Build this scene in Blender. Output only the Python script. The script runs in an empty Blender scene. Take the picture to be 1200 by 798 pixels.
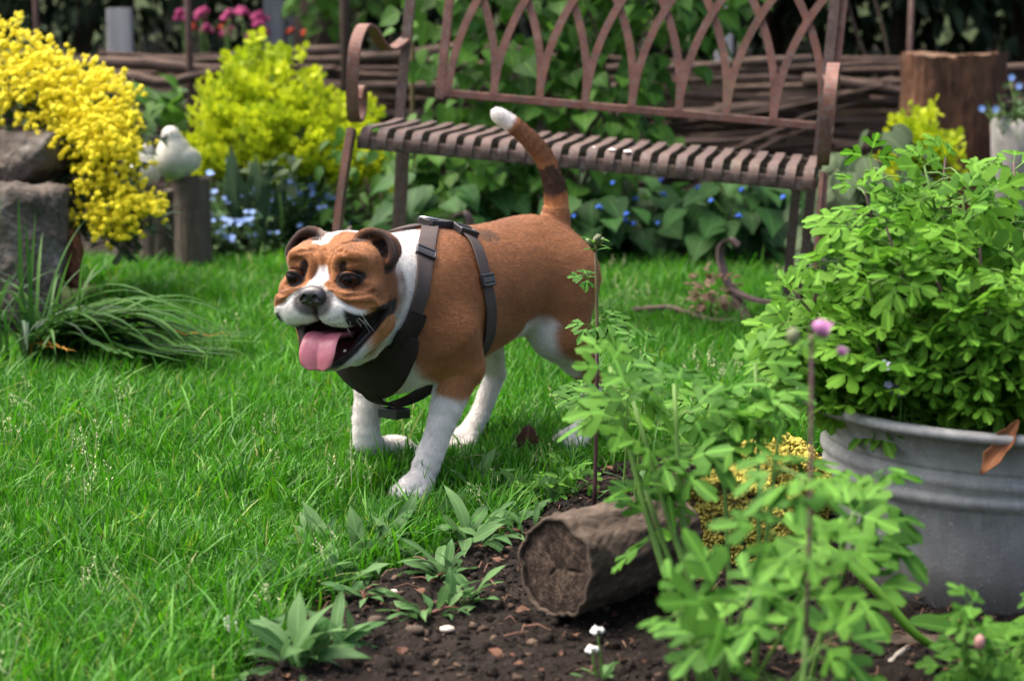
import bpy, bmesh, math, random
import numpy as np
from mathutils import Vector, Matrix, noise
from mathutils.bvhtree import BVHTree

random.seed(7)
rng = np.random.default_rng(11)
scene = bpy.context.scene
col = scene.collection
PI = math.pi
R = math.radians

# ------------------------------------------------------------------ camera
cam_data = bpy.data.cameras.new('camera')
cam_data.lens = 70.0
cam_data.sensor_width = 36.0
cam_data.clip_start = 0.05
cam_data.clip_end = 2000.0
cam = bpy.data.objects.new('camera', cam_data)
col.objects.link(cam)
TILT = math.atan(416 / 2333.3)
cam.location = (0, 0, 0.87)
cam.rotation_euler = (PI / 2 - TILT, 0, 0)
cam_data.dof.use_dof = True
cam_data.dof.focus_distance = 3.33
cam_data.dof.aperture_fstop = 4.5
scene.camera = cam

# ------------------------------------------------------------------ sky, sun, exposure
SUN_EL, SUN_AZ = 64.0, 295.0           # soft light through bright cloud, high on the left
world = bpy.data.worlds.new('World')
scene.world = world
world.use_nodes = True
nt = world.node_tree
sky = nt.nodes.new('ShaderNodeTexSky')
sky.sky_type = 'NISHITA'
sky.sun_disc = False
sky.sun_elevation = R(SUN_EL)
sky.sun_rotation = R(SUN_AZ)
sky.air_density = 0.7
sky.dust_density = 8.0
sky.ozone_density = 0.2
bg = nt.nodes['Background']
bg.inputs['Strength'].default_value = 0.15
nt.links.new(sky.outputs['Color'], bg.inputs['Color'])

sun_data = bpy.data.lights.new('sun', 'SUN')
sun_data.energy = 1.0
sun_data.angle = R(60)
sun_data.color = (1.0, 0.94, 0.84)
sun = bpy.data.objects.new('sun', sun_data)
col.objects.link(sun)
_sd = Vector((math.sin(R(SUN_AZ)) * math.cos(R(SUN_EL)), math.cos(R(SUN_AZ)) * math.cos(R(SUN_EL)), math.sin(R(SUN_EL))))
sun.rotation_euler = _sd.to_track_quat('Z', 'Y').to_euler()
sun.location = _sd * 20

scene.view_settings.view_transform = 'Standard'
scene.view_settings.look = 'None'
scene.view_settings.exposure = 1.68
scene.view_settings.gamma = 1.0
scene.view_settings.use_curve_mapping = False
scene.render.engine = 'CYCLES'
scene.cycles.max_bounces = 8
scene.cycles.transparent_max_bounces = 8
# ------------------------------------------------------------------ helpers
def tag(o, label=None, cat=None, group=None, kind=None):
    if label: o['label'] = label
    if cat: o['category'] = cat
    if group: o['group'] = group
    if kind: o['kind'] = kind
    return o

def empty(name, loc=(0, 0, 0), rz=0.0, label=None, cat=None, group=None):
    o = bpy.data.objects.new(name, None)
    o.empty_display_size = 0.05
    o.location = loc
    o.rotation_euler = (0, 0, rz)
    col.objects.link(o)
    return tag(o, label, cat, group)

def link(name, me, parent=None, mat=None, loc=None, rot=None, scale=None):
    o = bpy.data.objects.new(name, me)
    if mat is not None and len(me.materials) == 0:
        me.materials.append(mat)
    if parent is not None:
        o.parent = parent
    if loc is not None: o.location = loc
    if rot is not None: o.rotation_euler = rot
    if scale is not None: o.scale = (scale,) * 3 if np.isscalar(scale) else scale
    col.objects.link(o)
    return o

def mesh(name, v, f, mat=None, smooth=True):
    me = bpy.data.meshes.new(name)
    me.from_pydata([tuple(map(float, p)) for p in v], [], [tuple(map(int, q)) for q in f])
    if smooth:
        me.polygons.foreach_set('use_smooth', [True] * len(me.polygons))
    if mat is not None:
        me.materials.append(mat)
    me.update()
    return me

def mesh_np(name, V, Fq, mat=None, smooth=True):
    """quads (n,4) or tris (n,3) from numpy arrays, fast"""
    V = np.asarray(V, np.float32); Fq = np.asarray(Fq, np.int32)
    me = bpy.data.meshes.new(name)
    n, k = Fq.shape
    me.vertices.add(len(V)); me.vertices.foreach_set('co', V.ravel())
    me.loops.add(n * k); me.loops.foreach_set('vertex_index', Fq.ravel())
    me.polygons.add(n)
    me.polygons.foreach_set('loop_start', np.arange(0, n * k, k, dtype=np.int32))
    me.polygons.foreach_set('use_smooth', np.full(n, smooth))
    me.update(calc_edges=True)
    if mat is not None:
        me.materials.append(mat)
    return me

class MB:
    """collects shapes and links them as ONE mesh object"""
    def __init__(s): s.v, s.f = [], []
    def add(s, v, f):
        n = len(s.v)
        s.v += [tuple(p) for p in v]
        s.f += [tuple(i + n for i in q) for q in f]
    def tube(s, pts, rad, seg=8, cap=True, squash=None, jitter=0.0):
        pts = [Vector(p) for p in pts]
        n = len(pts)
        if np.isscalar(rad): rad = [rad] * n
        t0 = (pts[1] - pts[0]).normalized()
        a = Vector((0, 0, 1)) if abs(t0.z) < 0.9 else Vector((1, 0, 0))
        u = (a - t0 * a.dot(t0)).normalized()
        v, f = [], []
        for i in range(n):
            t = (pts[min(i + 1, n - 1)] - pts[max(i - 1, 0)]).normalized()
            u = (u - t * u.dot(t)).normalized()
            w = t.cross(u)
            for k in range(seg):
                an = 2 * PI * k / seg
                cu, cw = math.cos(an), math.sin(an)
                r = rad[i] * (1 + (random.uniform(-jitter, jitter) if jitter else 0))
                if squash: p = pts[i] + u * cu * r * squash[0] + w * cw * r * squash[1]
                else: p = pts[i] + (u * cu + w * cw) * r
                v.append(p)
        for i in range(n - 1):
            for k in range(seg):
                k2 = (k + 1) % seg
                f.append((i * seg + k, i * seg + k2, (i + 1) * seg + k2, (i + 1) * seg + k))
        if cap:
            f.append(tuple(range(seg))[::-1]); f.append(tuple((n - 1) * seg + k for k in range(seg)))
        s.add(v, f); return s
    def bar(s, p0, p1, wide, thick, side=(0, 0, 1), bev=0.0):
        """rectangular bar from p0 to p1; `side` tells the direction of `wide`"""
        p0, p1 = Vector(p0), Vector(p1)
        t = (p1 - p0).normalized(); a = Vector(side)
        u = (a - t * a.dot(t)).normalized() * wide / 2; w = t.cross(u).normalized() * thick / 2
        b = bev
        sec = [(-1, -1 + b), (-1 + b, -1), (1 - b, -1), (1, -1 + b), (1, 1 - b), (1 - b, 1), (-1 + b, 1), (-1, 1 - b)] if b else [(-1, -1), (1, -1), (1, 1), (-1, 1)]
        k = len(sec)
        v = [p + u * x + w * y for p in (p0, p1) for x, y in sec]
        f = [(i, (i + 1) % k, k + (i + 1) % k, k + i) for i in range(k)] + [tuple(range(k))[::-1], tuple(range(k, 2 * k))]
        s.add(v, f); return s
    def strip(s, pts, wide, thick, side):
        """flat bar bent along pts; side(i) or vector = direction of `wide`"""
        pts = [Vector(p) for p in pts]; n = len(pts); v, f = [], []
        for i in range(n):
            t = (pts[min(i + 1, n - 1)] - pts[max(i - 1, 0)]).normalized()
            a = Vector(side(i) if callable(side) else side)
            u = (a - t * a.dot(t)).normalized(); w = t.cross(u)
            wd = (wide[i] if not np.isscalar(wide) else wide) / 2; th = (thick[i] if not np.isscalar(thick) else thick) / 2
            v += [pts[i] - u * wd - w * th, pts[i] + u * wd - w * th, pts[i] + u * wd + w * th, pts[i] - u * wd + w * th]
        for i in range(n - 1):
            for k in range(4):
                k2 = (k + 1) % 4
                f.append((i * 4 + k, i * 4 + k2, i * 4 + 4 + k2, i * 4 + 4 + k))
        f.append((3, 2, 1, 0)); f.append(tuple(4 * (n - 1) + k for k in range(4)))
        s.add(v, f); return s
    def build(s, name, mat, parent=None, smooth=False, bevel=0.0, **kw):
        me = mesh(name, s.v, s.f, mat, smooth)
        o = link(name, me, parent, **kw)
        if bevel:
            m = o.modifiers.new('bevel', 'BEVEL'); m.width = bevel; m.segments = 2; m.limit_method = 'ANGLE'
        return o

def copy_tree(o, parent=None):
    c = o.copy(); col.objects.link(c)
    if parent is not None: c.parent = parent
    for ch in list(o.children): copy_tree(ch, c)
    return c

_F = 2333.3
_fw = Vector((0, math.cos(TILT), -math.sin(TILT))); _up = Vector((0, math.sin(TILT), math.cos(TILT)))
def at(px, py, Y):
    """world point seen at a photograph pixel, at distance Y into the garden"""
    d = _fw + Vector((1, 0, 0)) * ((px - 600) / _F) - _up * ((py - 399) / _F)
    return Vector((0, 0, 0.87)) + d * (Y / d.y)
def ground_at(px, py, z=0.0):
    d = _fw + Vector((1, 0, 0)) * ((px - 600) / _F) - _up * ((py - 399) / _F)
    return Vector((0, 0, 0.87)) + d * ((z - 0.87) / d.z)

def smoothstep(a, b, x):
    t = np.clip((x - a) / (b - a), 0, 1)
    return t * t * (3 - 2 * t)

# ------------------------------------------------------------------ materials
class NT:
    """tiny node-tree builder"""
    def __init__(s, name):
        s.m = bpy.data.materials.new(name); s.m.use_nodes = True
        s.t = s.m.node_tree; s.b = s.t.nodes['Principled BSDF']; s.out = s.t.nodes['Material Output']
    def n(s, typ, **kw):
        x = s.t.nodes.new('ShaderNode' + typ)
        for k, v in kw.items(): setattr(x, k, v)
        return x
    def l(s, a, b): s.t.links.new(a, b)
    def coord(s, which='Object', scale=(1, 1, 1)):
        c = s.n('TexCoord'); mp = s.n('Mapping'); mp.inputs['Scale'].default_value = scale
        s.l(c.outputs[which], mp.inputs['Vector']); return mp.outputs['Vector']
    def noise(s, vec, scale, detail=4, rough=0.6, dist=0.0):
        x = s.n('TexNoise'); x.inputs['Scale'].default_value = scale; x.inputs['Detail'].default_value = detail
        x.inputs['Roughness'].default_value = rough; x.inputs['Distortion'].default_value = dist
        if vec is not None: s.l(vec, x.inputs['Vector'])
        return x.outputs['Fac']
    def ramp(s, fac, stops):
        x = s.n('ValToRGB'); el = x.color_ramp.elements
        while len(el) < len(stops): el.new(0.5)
        for e, (p, c) in zip(el, stops):
            e.position = p; e.color = (*c, 1) if len(c) == 3 else c
        s.l(fac, x.inputs['Fac']); return x.outputs['Color']
    def mix(s, fac, a, b, blend='MIX'):
        x = s.n('Mix', data_type='RGBA', blend_type=blend)
        for sock, val in ((x.inputs[0], fac), (x.inputs[6], a), (x.inputs[7], b)):
            if hasattr(val, 'links') or hasattr(val, 'is_linked'): s.l(val, sock)
            else: sock.default_value = val if np.isscalar(val) else (*val, 1)
        return x.outputs[2]
    def math(s, op, a, b=None):
        x = s.n('Math', operation=op)
        for i, val in enumerate((a, b)):
            if val is None: continue
            if np.isscalar(val): x.inputs[i].default_value = val
            else: s.l(val, x.inputs[i])
        return x.outputs[0]
    def bump(s, h, strength, dist=0.01):
        x = s.n('Bump'); x.inputs['Strength'].default_value = strength; x.inputs['Distance'].default_value = dist
        s.l(h, x.inputs['Height']); s.l(x.outputs['Normal'], s.b.inputs['Normal']); return x
    def rand(s):
        return s.n('ObjectInfo').outputs['Random']
    def set(s, **kw):
        for k, v in kw.items():
            sock = s.b.inputs[k.replace('_', ' ')]
            if hasattr(v, 'is_linked'): s.l(v, sock)
            elif isinstance(v, tuple) and len(v) == 3 and sock.type == 'RGBA': sock.default_value = (*v, 1)
            else: sock.default_value = v
        return s

def simple(name, c, rough=0.7, metal=0.0, var=0.15, scale=30, bump=0.2, spec=0.3):
    N = NT(name); v = N.coord()
    f = N.noise(v, scale, 5)
    lo = tuple(x * (1 - var) for x in c); hi = tuple(min(1, x * (1 + var)) for x in c)
    N.set(Base_Color=N.ramp(f, [(0.3, lo), (0.7, hi)]), Roughness=rough, Metallic=metal, Specular_IOR_Level=spec)
    if bump: N.bump(N.noise(v, scale * 4, 4), bump, 0.004)
    return N.m

def leaf_mat(name, dark, light, trans=0.4, rough=0.5, vein=True, tint=None, back=None):
    """leaf: colour varies from leaf to leaf, some light goes through"""
    N = NT(name)
    r = N.rand()
    a = N.n('Attribute', attribute_name='rnd').outputs['Fac']
    f = N.math('FRACT', N.math('ADD', r, a))
    c = N.ramp(f, [(0.0, dark), (0.75, light), (1.0, tint or light)])
    v = N.coord('Object')
    nz = N.noise(v, 60, 3)
    c = N.mix(N.math('MULTIPLY', nz, 0.35), c, tuple(x * 0.55 for x in dark))
    if vein:
        uv = N.n('UVMap').outputs['UV']
        sx = N.n('SeparateXYZ'); N.l(uv, sx.inputs[0])
        d = N.math('ABSOLUTE', N.math('SUBTRACT', sx.outputs[0], 0.5))
        k = N.math('LESS_THAN', d, 0.035)
        c = N.mix(N.math('MULTIPLY', k, 0.35), c, tuple(min(1, x * 1.9 + 0.02) for x in light))
    N.set(Base_Color=c, Roughness=min(1, rough + .08), Specular_IOR_Level=0.16)
    tr = N.n('BsdfTranslucent'); mx = N.n('MixShader'); mx.inputs[0].default_value = trans
    cc = N.mix(0.5, c, (0.9, 1.0, 0.25), 'MULTIPLY')
    N.l(c, tr.inputs['Color'])
    N.l(N.b.outputs[0], mx.inputs[1]); N.l(tr.outputs[0], mx.inputs[2]); N.l(mx.outputs[0], N.out.inputs['Surface'])
    return N.m
# ------------------------------------------------------------------ signed-distance sculpting (for the dog and other soft bodies)
class Field:
    def __init__(s, lo, hi, h):
        s.h = h; s.lo = np.array(lo, np.float32)
        n = np.ceil((np.array(hi) - s.lo) / h).astype(int) + 1
        s.ax = [s.lo[i] + h * np.arange(n[i], dtype=np.float32) for i in range(3)]
        s.d = np.full(n, 0.08, np.float32)
    def _sub(s, lo, hi, pad):
        sl = []
        for i in range(3):
            a = int(max(0, math.floor((lo[i] - pad - s.lo[i]) / s.h))); b = int(min(len(s.ax[i]), math.ceil((hi[i] + pad - s.lo[i]) / s.h) + 1))
            sl.append(slice(a, max(b, a)))
        return tuple(sl)
    def prim(s, fn, lo, hi, k=0.02, op='add'):
        sl = s._sub(lo, hi, k + 3 * s.h + (0.012 if op == 'add' else 0))
        X, Y, Z = (s.ax[0][sl[0]][:, None, None], s.ax[1][sl[1]][None, :, None], s.ax[2][sl[2]][None, None, :])
        if X.size * Y.size * Z.size == 0: return
        e = fn(X, Y, Z).astype(np.float32); d = s.d[sl]
        if op == 'add':
            hh = np.maximum(k - np.abs(d - e), 0) / max(k, 1e-6)
            s.d[sl] = np.minimum(d, e) - hh * hh * k * 0.25
        else:
            hh = np.maximum(k - np.abs(d + e), 0) / max(k, 1e-6)
            s.d[sl] = np.maximum(d, -e) + hh * hh * k * 0.25
    def ell(s, c, r, k=0.02, op='add', M=None):
        """ellipsoid; M: 3x3 rows = its own axes"""
        c = np.array(c, np.float32); r = np.array(r, np.float32)
        ext = r if M is None else np.sqrt(((np.array(M) * r[:, None]) ** 2).sum(0))
        def fn(X, Y, Z):
            P = (X - c[0], Y - c[1], Z - c[2])
            if M is not None: P = tuple(m[0] * P[0] + m[1] * P[1] + m[2] * P[2] for m in M)
            k0 = np.sqrt((P[0] / r[0]) ** 2 + (P[1] / r[1]) ** 2 + (P[2] / r[2]) ** 2)
            k1 = np.sqrt((P[0] / r[0] ** 2) ** 2 + (P[1] / r[1] ** 2) ** 2 + (P[2] / r[2] ** 2) ** 2) + 1e-9
            return k0 * (k0 - 1) / k1
        s.prim(fn, c - ext, c + ext, k, op)
    def chain(s, pts, k=0.02, op='add', sub=1):
        """tapered capsules along (x, y, z, r) points"""
        P = np.array(pts, float)
        if sub > 1: P = spline(P, sub)
        for A, B in zip(P[:-1], P[1:]):
            a, b = A[:3], B[:3]; ra, rb = A[3], B[3]; ba = b - a; L = float(ba @ ba) + 1e-12
            def fn(X, Y, Z, a=a, ba=ba, L=L, ra=ra, rb=rb):
                px, py, pz = X - a[0], Y - a[1], Z - a[2]
                t = np.clip((px * ba[0] + py * ba[1] + pz * ba[2]) / L, 0, 1)
                return np.sqrt((px - t * ba[0]) ** 2 + (py - t * ba[1]) ** 2 + (pz - t * ba[2]) ** 2) - (ra + (rb - ra) * t)
            m = max(ra, rb)
            s.prim(fn, np.minimum(a, b) - m, np.maximum(a, b) + m, k, op)
    def nets(s):
        """naive surface nets"""
        d = s.d; ins = d < 0
        c = [(i, j, k) for i in (0, 1) for j in (0, 1) for k in (0, 1)]
        n = np.array(d.shape) - 1
        cnt = np.zeros(n, np.int8)
        for i, j, k in c: cnt += ins[i:i + n[0], j:j + n[1], k:k + n[2]]
        cells = np.argwhere((cnt > 0) & (cnt < 8))
        idx = np.full(n, -1, np.int32); idx[tuple(cells.T)] = np.arange(len(cells))
        acc = np.zeros((len(cells), 3)); num = np.zeros(len(cells))
        val = {o: d[tuple((cells + o).T)] for o in c}
        for o in c:
            for ax in range(3):
                if o[ax]: continue
                q = list(o); q[ax] = 1; q = tuple(q)
                va, vb = val[o], val[q]; m = (va < 0) != (vb < 0)
                t = np.where(m, va / np.where(m, va - vb, 1), 0)
                for x in range(3): acc[:, x] += np.where(m, o[x] + (t if x == ax else 0), 0)
                num += m
        V = s.lo + (cells + acc / num[:, None]) * s.h
        faces = []
        for ax in range(3):
            sl0 = [slice(1, None)] * 3; sl1 = [slice(1, None)] * 3
            sl0 = [slice(1, -1)] * 3; sl1 = [slice(1, -1)] * 3
            sl0[ax] = slice(0, -1); sl1[ax] = slice(1, None)
            A, B = ins[tuple(sl0)], ins[tuple(sl1)]
            e = np.argwhere(A != B)
            flip = A[tuple(e.T)]
            off = np.ones(3, int); off[ax] = 0
            e = e + off
            u, w = [(1, 2), (2, 0), (0, 1)][ax]
            q = []
            for du, dw in ((-1, -1), (0, -1), (0, 0), (-1, 0)):
                g = e.copy(); g[:, u] += du; g[:, w] += dw
                q.append(idx[tuple(g.T)])
            q = np.stack(q, 1)
            q[~flip] = q[~flip][:, ::-1]
            faces.append(q)
        Fq = np.concatenate(faces); Fq = Fq[(Fq >= 0).all(1)]
        return V, Fq
    def sample(s, P):
        """trilinear value at points"""
        g = (np.asarray(P) - s.lo) / s.h
        n = np.array(s.d.shape) - 2
        i = np.clip(np.floor(g).astype(int), 0, n); f = np.clip(g - i, 0, 1)
        r = 0
        for o in [(a, b, c) for a in (0, 1) for b in (0, 1) for c in (0, 1)]:
            w = np.prod([f[:, x] if o[x] else 1 - f[:, x] for x in range(3)], 0)
            r = r + w * s.d[tuple((i + o).T)]
        return r
    def grad(s, P, e=0.004):
        P = np.asarray(P, float); G = np.zeros_like(P)
        for x in range(3):
            D = np.zeros(3); D[x] = e
            G[:, x] = s.sample(P + D) - s.sample(P - D)
        return G / (np.linalg.norm(G, axis=1)[:, None] + 1e-9)

def spline(P, sub):
    P = np.asarray(P, float); n = len(P); out = []
    for i in range(n - 1):
        p0, p1, p2, p3 = P[max(i - 1, 0)], P[i], P[i + 1], P[min(i + 2, n - 1)]
        for t in np.arange(sub) / sub:
            out.append(0.5 * ((2 * p1) + (p2 - p0) * t + (2 * p0 - 5 * p1 + 4 * p2 - p3) * t * t + (3 * p1 - p0 - 3 * p2 + p3) * t ** 3))
    out.append(P[-1]); return np.array(out)

def vnoise(P, scale, seed=0):
    """cheap smooth noise in -1..1 for numpy points"""
    P = np.asarray(P) * scale; r = np.zeros(len(P))
    g = np.random.default_rng(seed)
    for o in range(7):
        d = g.normal(size=3); d *= (1 + o * 0.55) / np.linalg.norm(d)
        r += np.sin(P @ d + g.uniform(0, 6.28) + 1.3 * np.sin(P @ g.normal(size=3) * 0.8)) / (1 + o * 0.4)
    return r / 2.6

# ------------------------------------------------------------------ ground, soil, lawn
def grid_sheet(name, xs, ys, zf, mat):
    X, Y = np.meshgrid(xs, ys, indexing='ij')
    Z = zf(X, Y)
    n, m = X.shape
    V = np.c_[X.ravel(), Y.ravel(), Z.ravel()]
    i = (np.arange(n - 1)[:, None] * m + np.arange(m - 1)[None]).ravel()
    Fq = np.c_[i, i + m, i + m + 1, i + 1]
    o = link(name, mesh_np(name, V, Fq, mat))
    return tag(o, kind='structure')

def inside_poly(P, poly):
    x, y = P[:, 0], P[:, 1]; r = np.zeros(len(P), bool); n = len(poly)
    for i in range(n):
        x0, y0 = poly[i]; x1, y1 = poly[(i + 1) % n]
        c = ((y0 > y) != (y1 > y)) & (x < (x1 - x0) * (y - y0) / (y1 - y0 + 1e-12) + x0)
        r ^= c
    return r
def poly_dist(P, poly):
    d = np.full(len(P), 1e9); n = len(poly)
    for i in range(n):
        a, b = np.array(poly[i]), np.array(poly[(i + 1) % n]); ab = b - a
        t = np.clip(((P - a) @ ab) / (ab @ ab), 0, 1)
        d = np.minimum(d, np.linalg.norm(P - a - t[:, None] * ab, axis=1))
    return np.where(inside_poly(P, poly), -d, d)

# outline of the front flower bed (metres on the ground)
BED = [(-.55, 1.6), (-.36, 2.40), (-.335, 2.56), (-.27, 2.74), (-.16, 2.93), (-.06, 3.05), (.03, 3.20), (.10, 3.42), (.16, 3.55), (.30, 3.62), (.55, 3.60), (.80, 3.75), (1.2, 3.9), (2.6, 4.1), (2.6, 1.2), (-.5, 1.2)]

def soil_mat(name, c=(.019, .0135, .0105), c2=(.046, .033, .025)):
    N = NT(name); v = N.coord()
    a = N.noise(v, 9, 6, .7); b = N.noise(v, 60, 6, .7)
    m = N.mix(b, N.ramp(a, [(.35, c), (.7, c2)]), tuple(x * .4 for x in c))
    vor = N.n('TexVoronoi'); vor.inputs['Scale'].default_value = 120; N.l(v, vor.inputs['Vector'])
    f = N.math('LESS_THAN', vor.outputs['Distance'], .16)
    m = N.mix(N.math('MULTIPLY', f, .5), m, (.16, .11, .07))
    N.set(Base_Color=m, Roughness=.95, Specular_IOR_Level=.2)
    N.bump(N.math('ADD', N.math('MULTIPLY', a, 1.5), b), 1.0, .02)
    return N.m
M_SOIL = soil_mat('dark_soil')

def turf_mat():
    N = NT('turf_soil'); v = N.coord()
    N.set(Base_Color=N.ramp(N.noise(v, 14, 6), [(.3, (.014, .022, .006)), (.7, (.032, .050, .012))]), Roughness=1.0, Specular_IOR_Level=.1)
    return N.m
# far ground out to the horizon, then the beds and lawn each a little higher
V = [(-300, -100, -.03), (300, -100, -.03), (300, 600, -.03), (-300, 600, -.03)]
g = link('ground', mesh('ground', V, [(0, 1, 2, 3)], turf_mat())); tag(g, kind='structure')
grid_sheet('lawn_ground', np.linspace(-5, 5, 60), np.linspace(-2, 6.4, 60), lambda X, Y: -.008 + .006 * np.sin(X * 5) * np.sin(Y * 4.3), bpy.data.materials['turf_soil'])

def soil_height(X, Y):
    P = np.c_[X.ravel(), Y.ravel()]
    d = poly_dist(P, BED)
    h = np.zeros(len(P)); Q = np.c_[P, np.zeros(len(P))]
    h += .011 * vnoise(Q, 18, 21) + .007 * vnoise(Q, 55, 22) + .0055 * np.abs(vnoise(Q, 110, 23)) + .0035 * vnoise(Q, 260, 24)
    edge = smoothstep(.03, -.05, d)
    return ((.016 + np.abs(h) * .9) * edge - .035 * (1 - edge)).reshape(X.shape)
def smoothe(x): return x
xs = np.concatenate([np.arange(-.6, .9, .0055), np.arange(.9, 2.6, .05)])
ys = np.concatenate([np.arange(1.25, 2.2, .03), np.arange(2.2, 3.75, .0055), np.arange(3.75, 4.2, .05)])
grid_sheet('soil_bed', xs, ys, soil_height, M_SOIL)
def back_z(X, Y):
    Q = np.c_[X.ravel(), Y.ravel(), 0 * X.ravel()]
    return (-.02 + .05 * smoothstep(6.15, 6.5, Y + .12 * np.sin(X * 2.3)) + .012 * vnoise(Q, 9, 31).reshape(X.shape) + .42 * smoothstep(8.25, 8.5, Y))
grid_sheet('back_bed', np.linspace(-6, 6, 180), np.linspace(6.05, 14, 160), back_z, soil_mat('bed_soil', (.018, .013, .009), (.045, .033, .022)))
def soil_z(x, y):
    return float(soil_height(np.array([[x]]), np.array([[y]]))[0, 0])

# --- grass: clumps of blades stood on the lawn
def grass_material():
    N = NT('grass_blade')
    a = N.n('Attribute', attribute_name='rnd').outputs['Fac']
    r = N.math('FRACT', N.math('ADD', N.rand(), a))
    geo = N.n('NewGeometry')
    pn = N.noise(geo.outputs['Position'], 1.6, 4, .6)
    c = N.ramp(r, [(0, (.016, .080, .007)), (.55, (.042, .178, .010)), (.95, (.082, .250, .018)), (1.0, (.24, .24, .09))])
    c = N.mix(N.ramp(pn, [(.35, (0, 0, 0)), (.7, (1, 1, 1))]), c, N.mix(1.0, c, (1.2, 1.2, 1.0), 'MULTIPLY'))
    N.set(Base_Color=c, Roughness=.5, Specular_IOR_Level=.22)
    tr = N.n('BsdfTranslucent'); mx = N.n('MixShader'); mx.inputs[0].default_value = .35
    N.l(N.mix(1.0, c, (1.15, 1.3, .4), 'MULTIPLY'), tr.inputs['Color'])
    N.l(N.b.outputs[0], mx.inputs[1]); N.l(tr.outputs[0], mx.inputs[2]); N.l(mx.outputs[0], N.out.inputs['Surface'])
    return N.m
M_GRASS = grass_material()
def clump_mesh(seed, n, rad, hmin, hmax, wid, lean):
    g = np.random.default_rng(seed); V, Fc, at_ = [], [], []
    for i in range(n):
        p = g.normal(size=2) * rad * .5
        az = g.uniform(0, 2 * PI); h = g.uniform(hmin, hmax); le = abs(g.normal()) * lean + .1
        w = wid * g.uniform(.6, 1.2); d = np.array((math.cos(az), math.sin(az))); s = np.array((-d[1], d[0])) * w / 2
        rv = g.random(); b0 = len(V)
        for k, t in enumerate((0, .4, .75, 1.0)):
            x = p + d * h * le * (t ** 1.8) * .9
            z = h * (t - .30 * le * t * t)
            ww = (1, .9, .6, 0)[k]
            if k < 3:
                V.append((*(x - s * ww), z)); V.append((*(x + s * ww), z)); at_ += [rv, rv]
            else:
                V.append((*x, z)); at_.append(rv)
        Fc += [(b0, b0 + 1, b0 + 3, b0 + 2), (b0 + 2, b0 + 3, b0 + 5, b0 + 4), (b0 + 4, b0 + 5, b0 + 6)]
    me = mesh('grass_tuft', V, Fc, M_GRASS, True)
    a = me.attributes.new('rnd', 'FLOAT', 'POINT'); a.data.foreach_set('value', np.array(at_, np.float32))
    return me
TUFTS = [clump_mesh(100 + i, 34, .045, .022, .056, .0032, .75) for i in range(5)] + [clump_mesh(120 + i, 16, .04, .05, .095, .0038, .75) for i in range(3)]
def seed_tuft(seed):
    g = np.random.default_rng(seed); mb = MB()
    for i in range(5):
        p = g.normal(size=2) * .02; h = g.uniform(.055, .095); l = g.normal(size=2) * .018
        top = Vector((p[0] + l[0], p[1] + l[1], h)); mb.tube([(p[0], p[1], 0), (p[0] + l[0] * .4, p[1] + l[1] * .4, h * .55), top], [.0006, .0005, .0004], 3, cap=False)
        for k in range(14):
            a = g.uniform(0, 6.28); q = top - Vector((0, 0, g.uniform(0, .028))) + Vector((math.cos(a), math.sin(a), 0)) * g.uniform(.001, .007)
            d = Vector((math.cos(a), math.sin(a), .8)) * .0022; w = Vector((-math.sin(a), math.cos(a), 0)) * .0009
            mb.add([q - d, q + w, q + d, q - w], [(0, 1, 2, 3)])
    return mesh('grass_tuft', mb.v, mb.f, M_SEED)
M_SEED = simple('grass_seed_head', (.36, .40, .22), .8, var=.2, scale=200, bump=0)
TUFTS += [seed_tuft(140), seed_tuft(141)]
tuft_col = bpy.data.collections.new('grass_tufts')
for i, me in enumerate(TUFTS):
    o = bpy.data.objects.new('tuft_%02d' % i, me); tuft_col.objects.link(o)

def scatter(name, P, rot, scl, idx, collection, mat=None):
    """points carrying rotation, scale and which tuft; a node modifier stands a tuft on each"""
    me = bpy.data.meshes.new(name); me.vertices.add(len(P)); me.vertices.foreach_set('co', np.asarray(P, np.float32).ravel())
    for nm, ty, arr, key in (('rot', 'FLOAT_VECTOR', rot, 'vector'), ('scl', 'FLOAT', scl, 'value'), ('idx', 'INT', idx, 'value')):
        a = me.attributes.new(nm, ty, 'POINT'); a.data.foreach_set(key, np.asarray(arr, np.int32 if ty == 'INT' else np.float32).ravel())
    o = link(name, me)
    ng = bpy.data.node_groups.new(name + '_nodes', 'GeometryNodeTree')
    ng.interface.new_socket('Geometry', in_out='INPUT', socket_type='NodeSocketGeometry'); ng.interface.new_socket('Geometry', in_out='OUTPUT', socket_type='NodeSocketGeometry')
    gi, go = ng.nodes.new('NodeGroupInput'), ng.nodes.new('NodeGroupOutput')
    ip = ng.nodes.new('GeometryNodeInstanceOnPoints'); ci = ng.nodes.new('GeometryNodeCollectionInfo')
    ci.inputs['Collection'].default_value = collection; ci.inputs['Separate Children'].default_value = True; ci.inputs['Reset Children'].default_value = True
    ip.inputs['Pick Instance'].default_value = True
    def attr(nm, dt):
        x = ng.nodes.new('GeometryNodeInputNamedAttribute'); x.data_type = dt; x.inputs['Name'].default_value = nm; return x.outputs['Attribute']
    e2r = ng.nodes.new('FunctionNodeEulerToRotation')
    ng.links.new(attr('rot', 'FLOAT_VECTOR'), e2r.inputs[0]); ng.links.new(e2r.outputs[0], ip.inputs['Rotation'])
    ng.links.new(attr('scl', 'FLOAT'), ip.inputs['Scale']); ng.links.new(attr('idx', 'INT'), ip.inputs['Instance Index'])
    ng.links.new(gi.outputs[0], ip.inputs['Points']); ng.links.new(ci.outputs[0], ip.inputs['Instance']); ng.links.new(ip.outputs[0], go.inputs[0])
    md = o.modifiers.new('scatter', 'NODES'); md.node_group = ng
    return o

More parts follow.
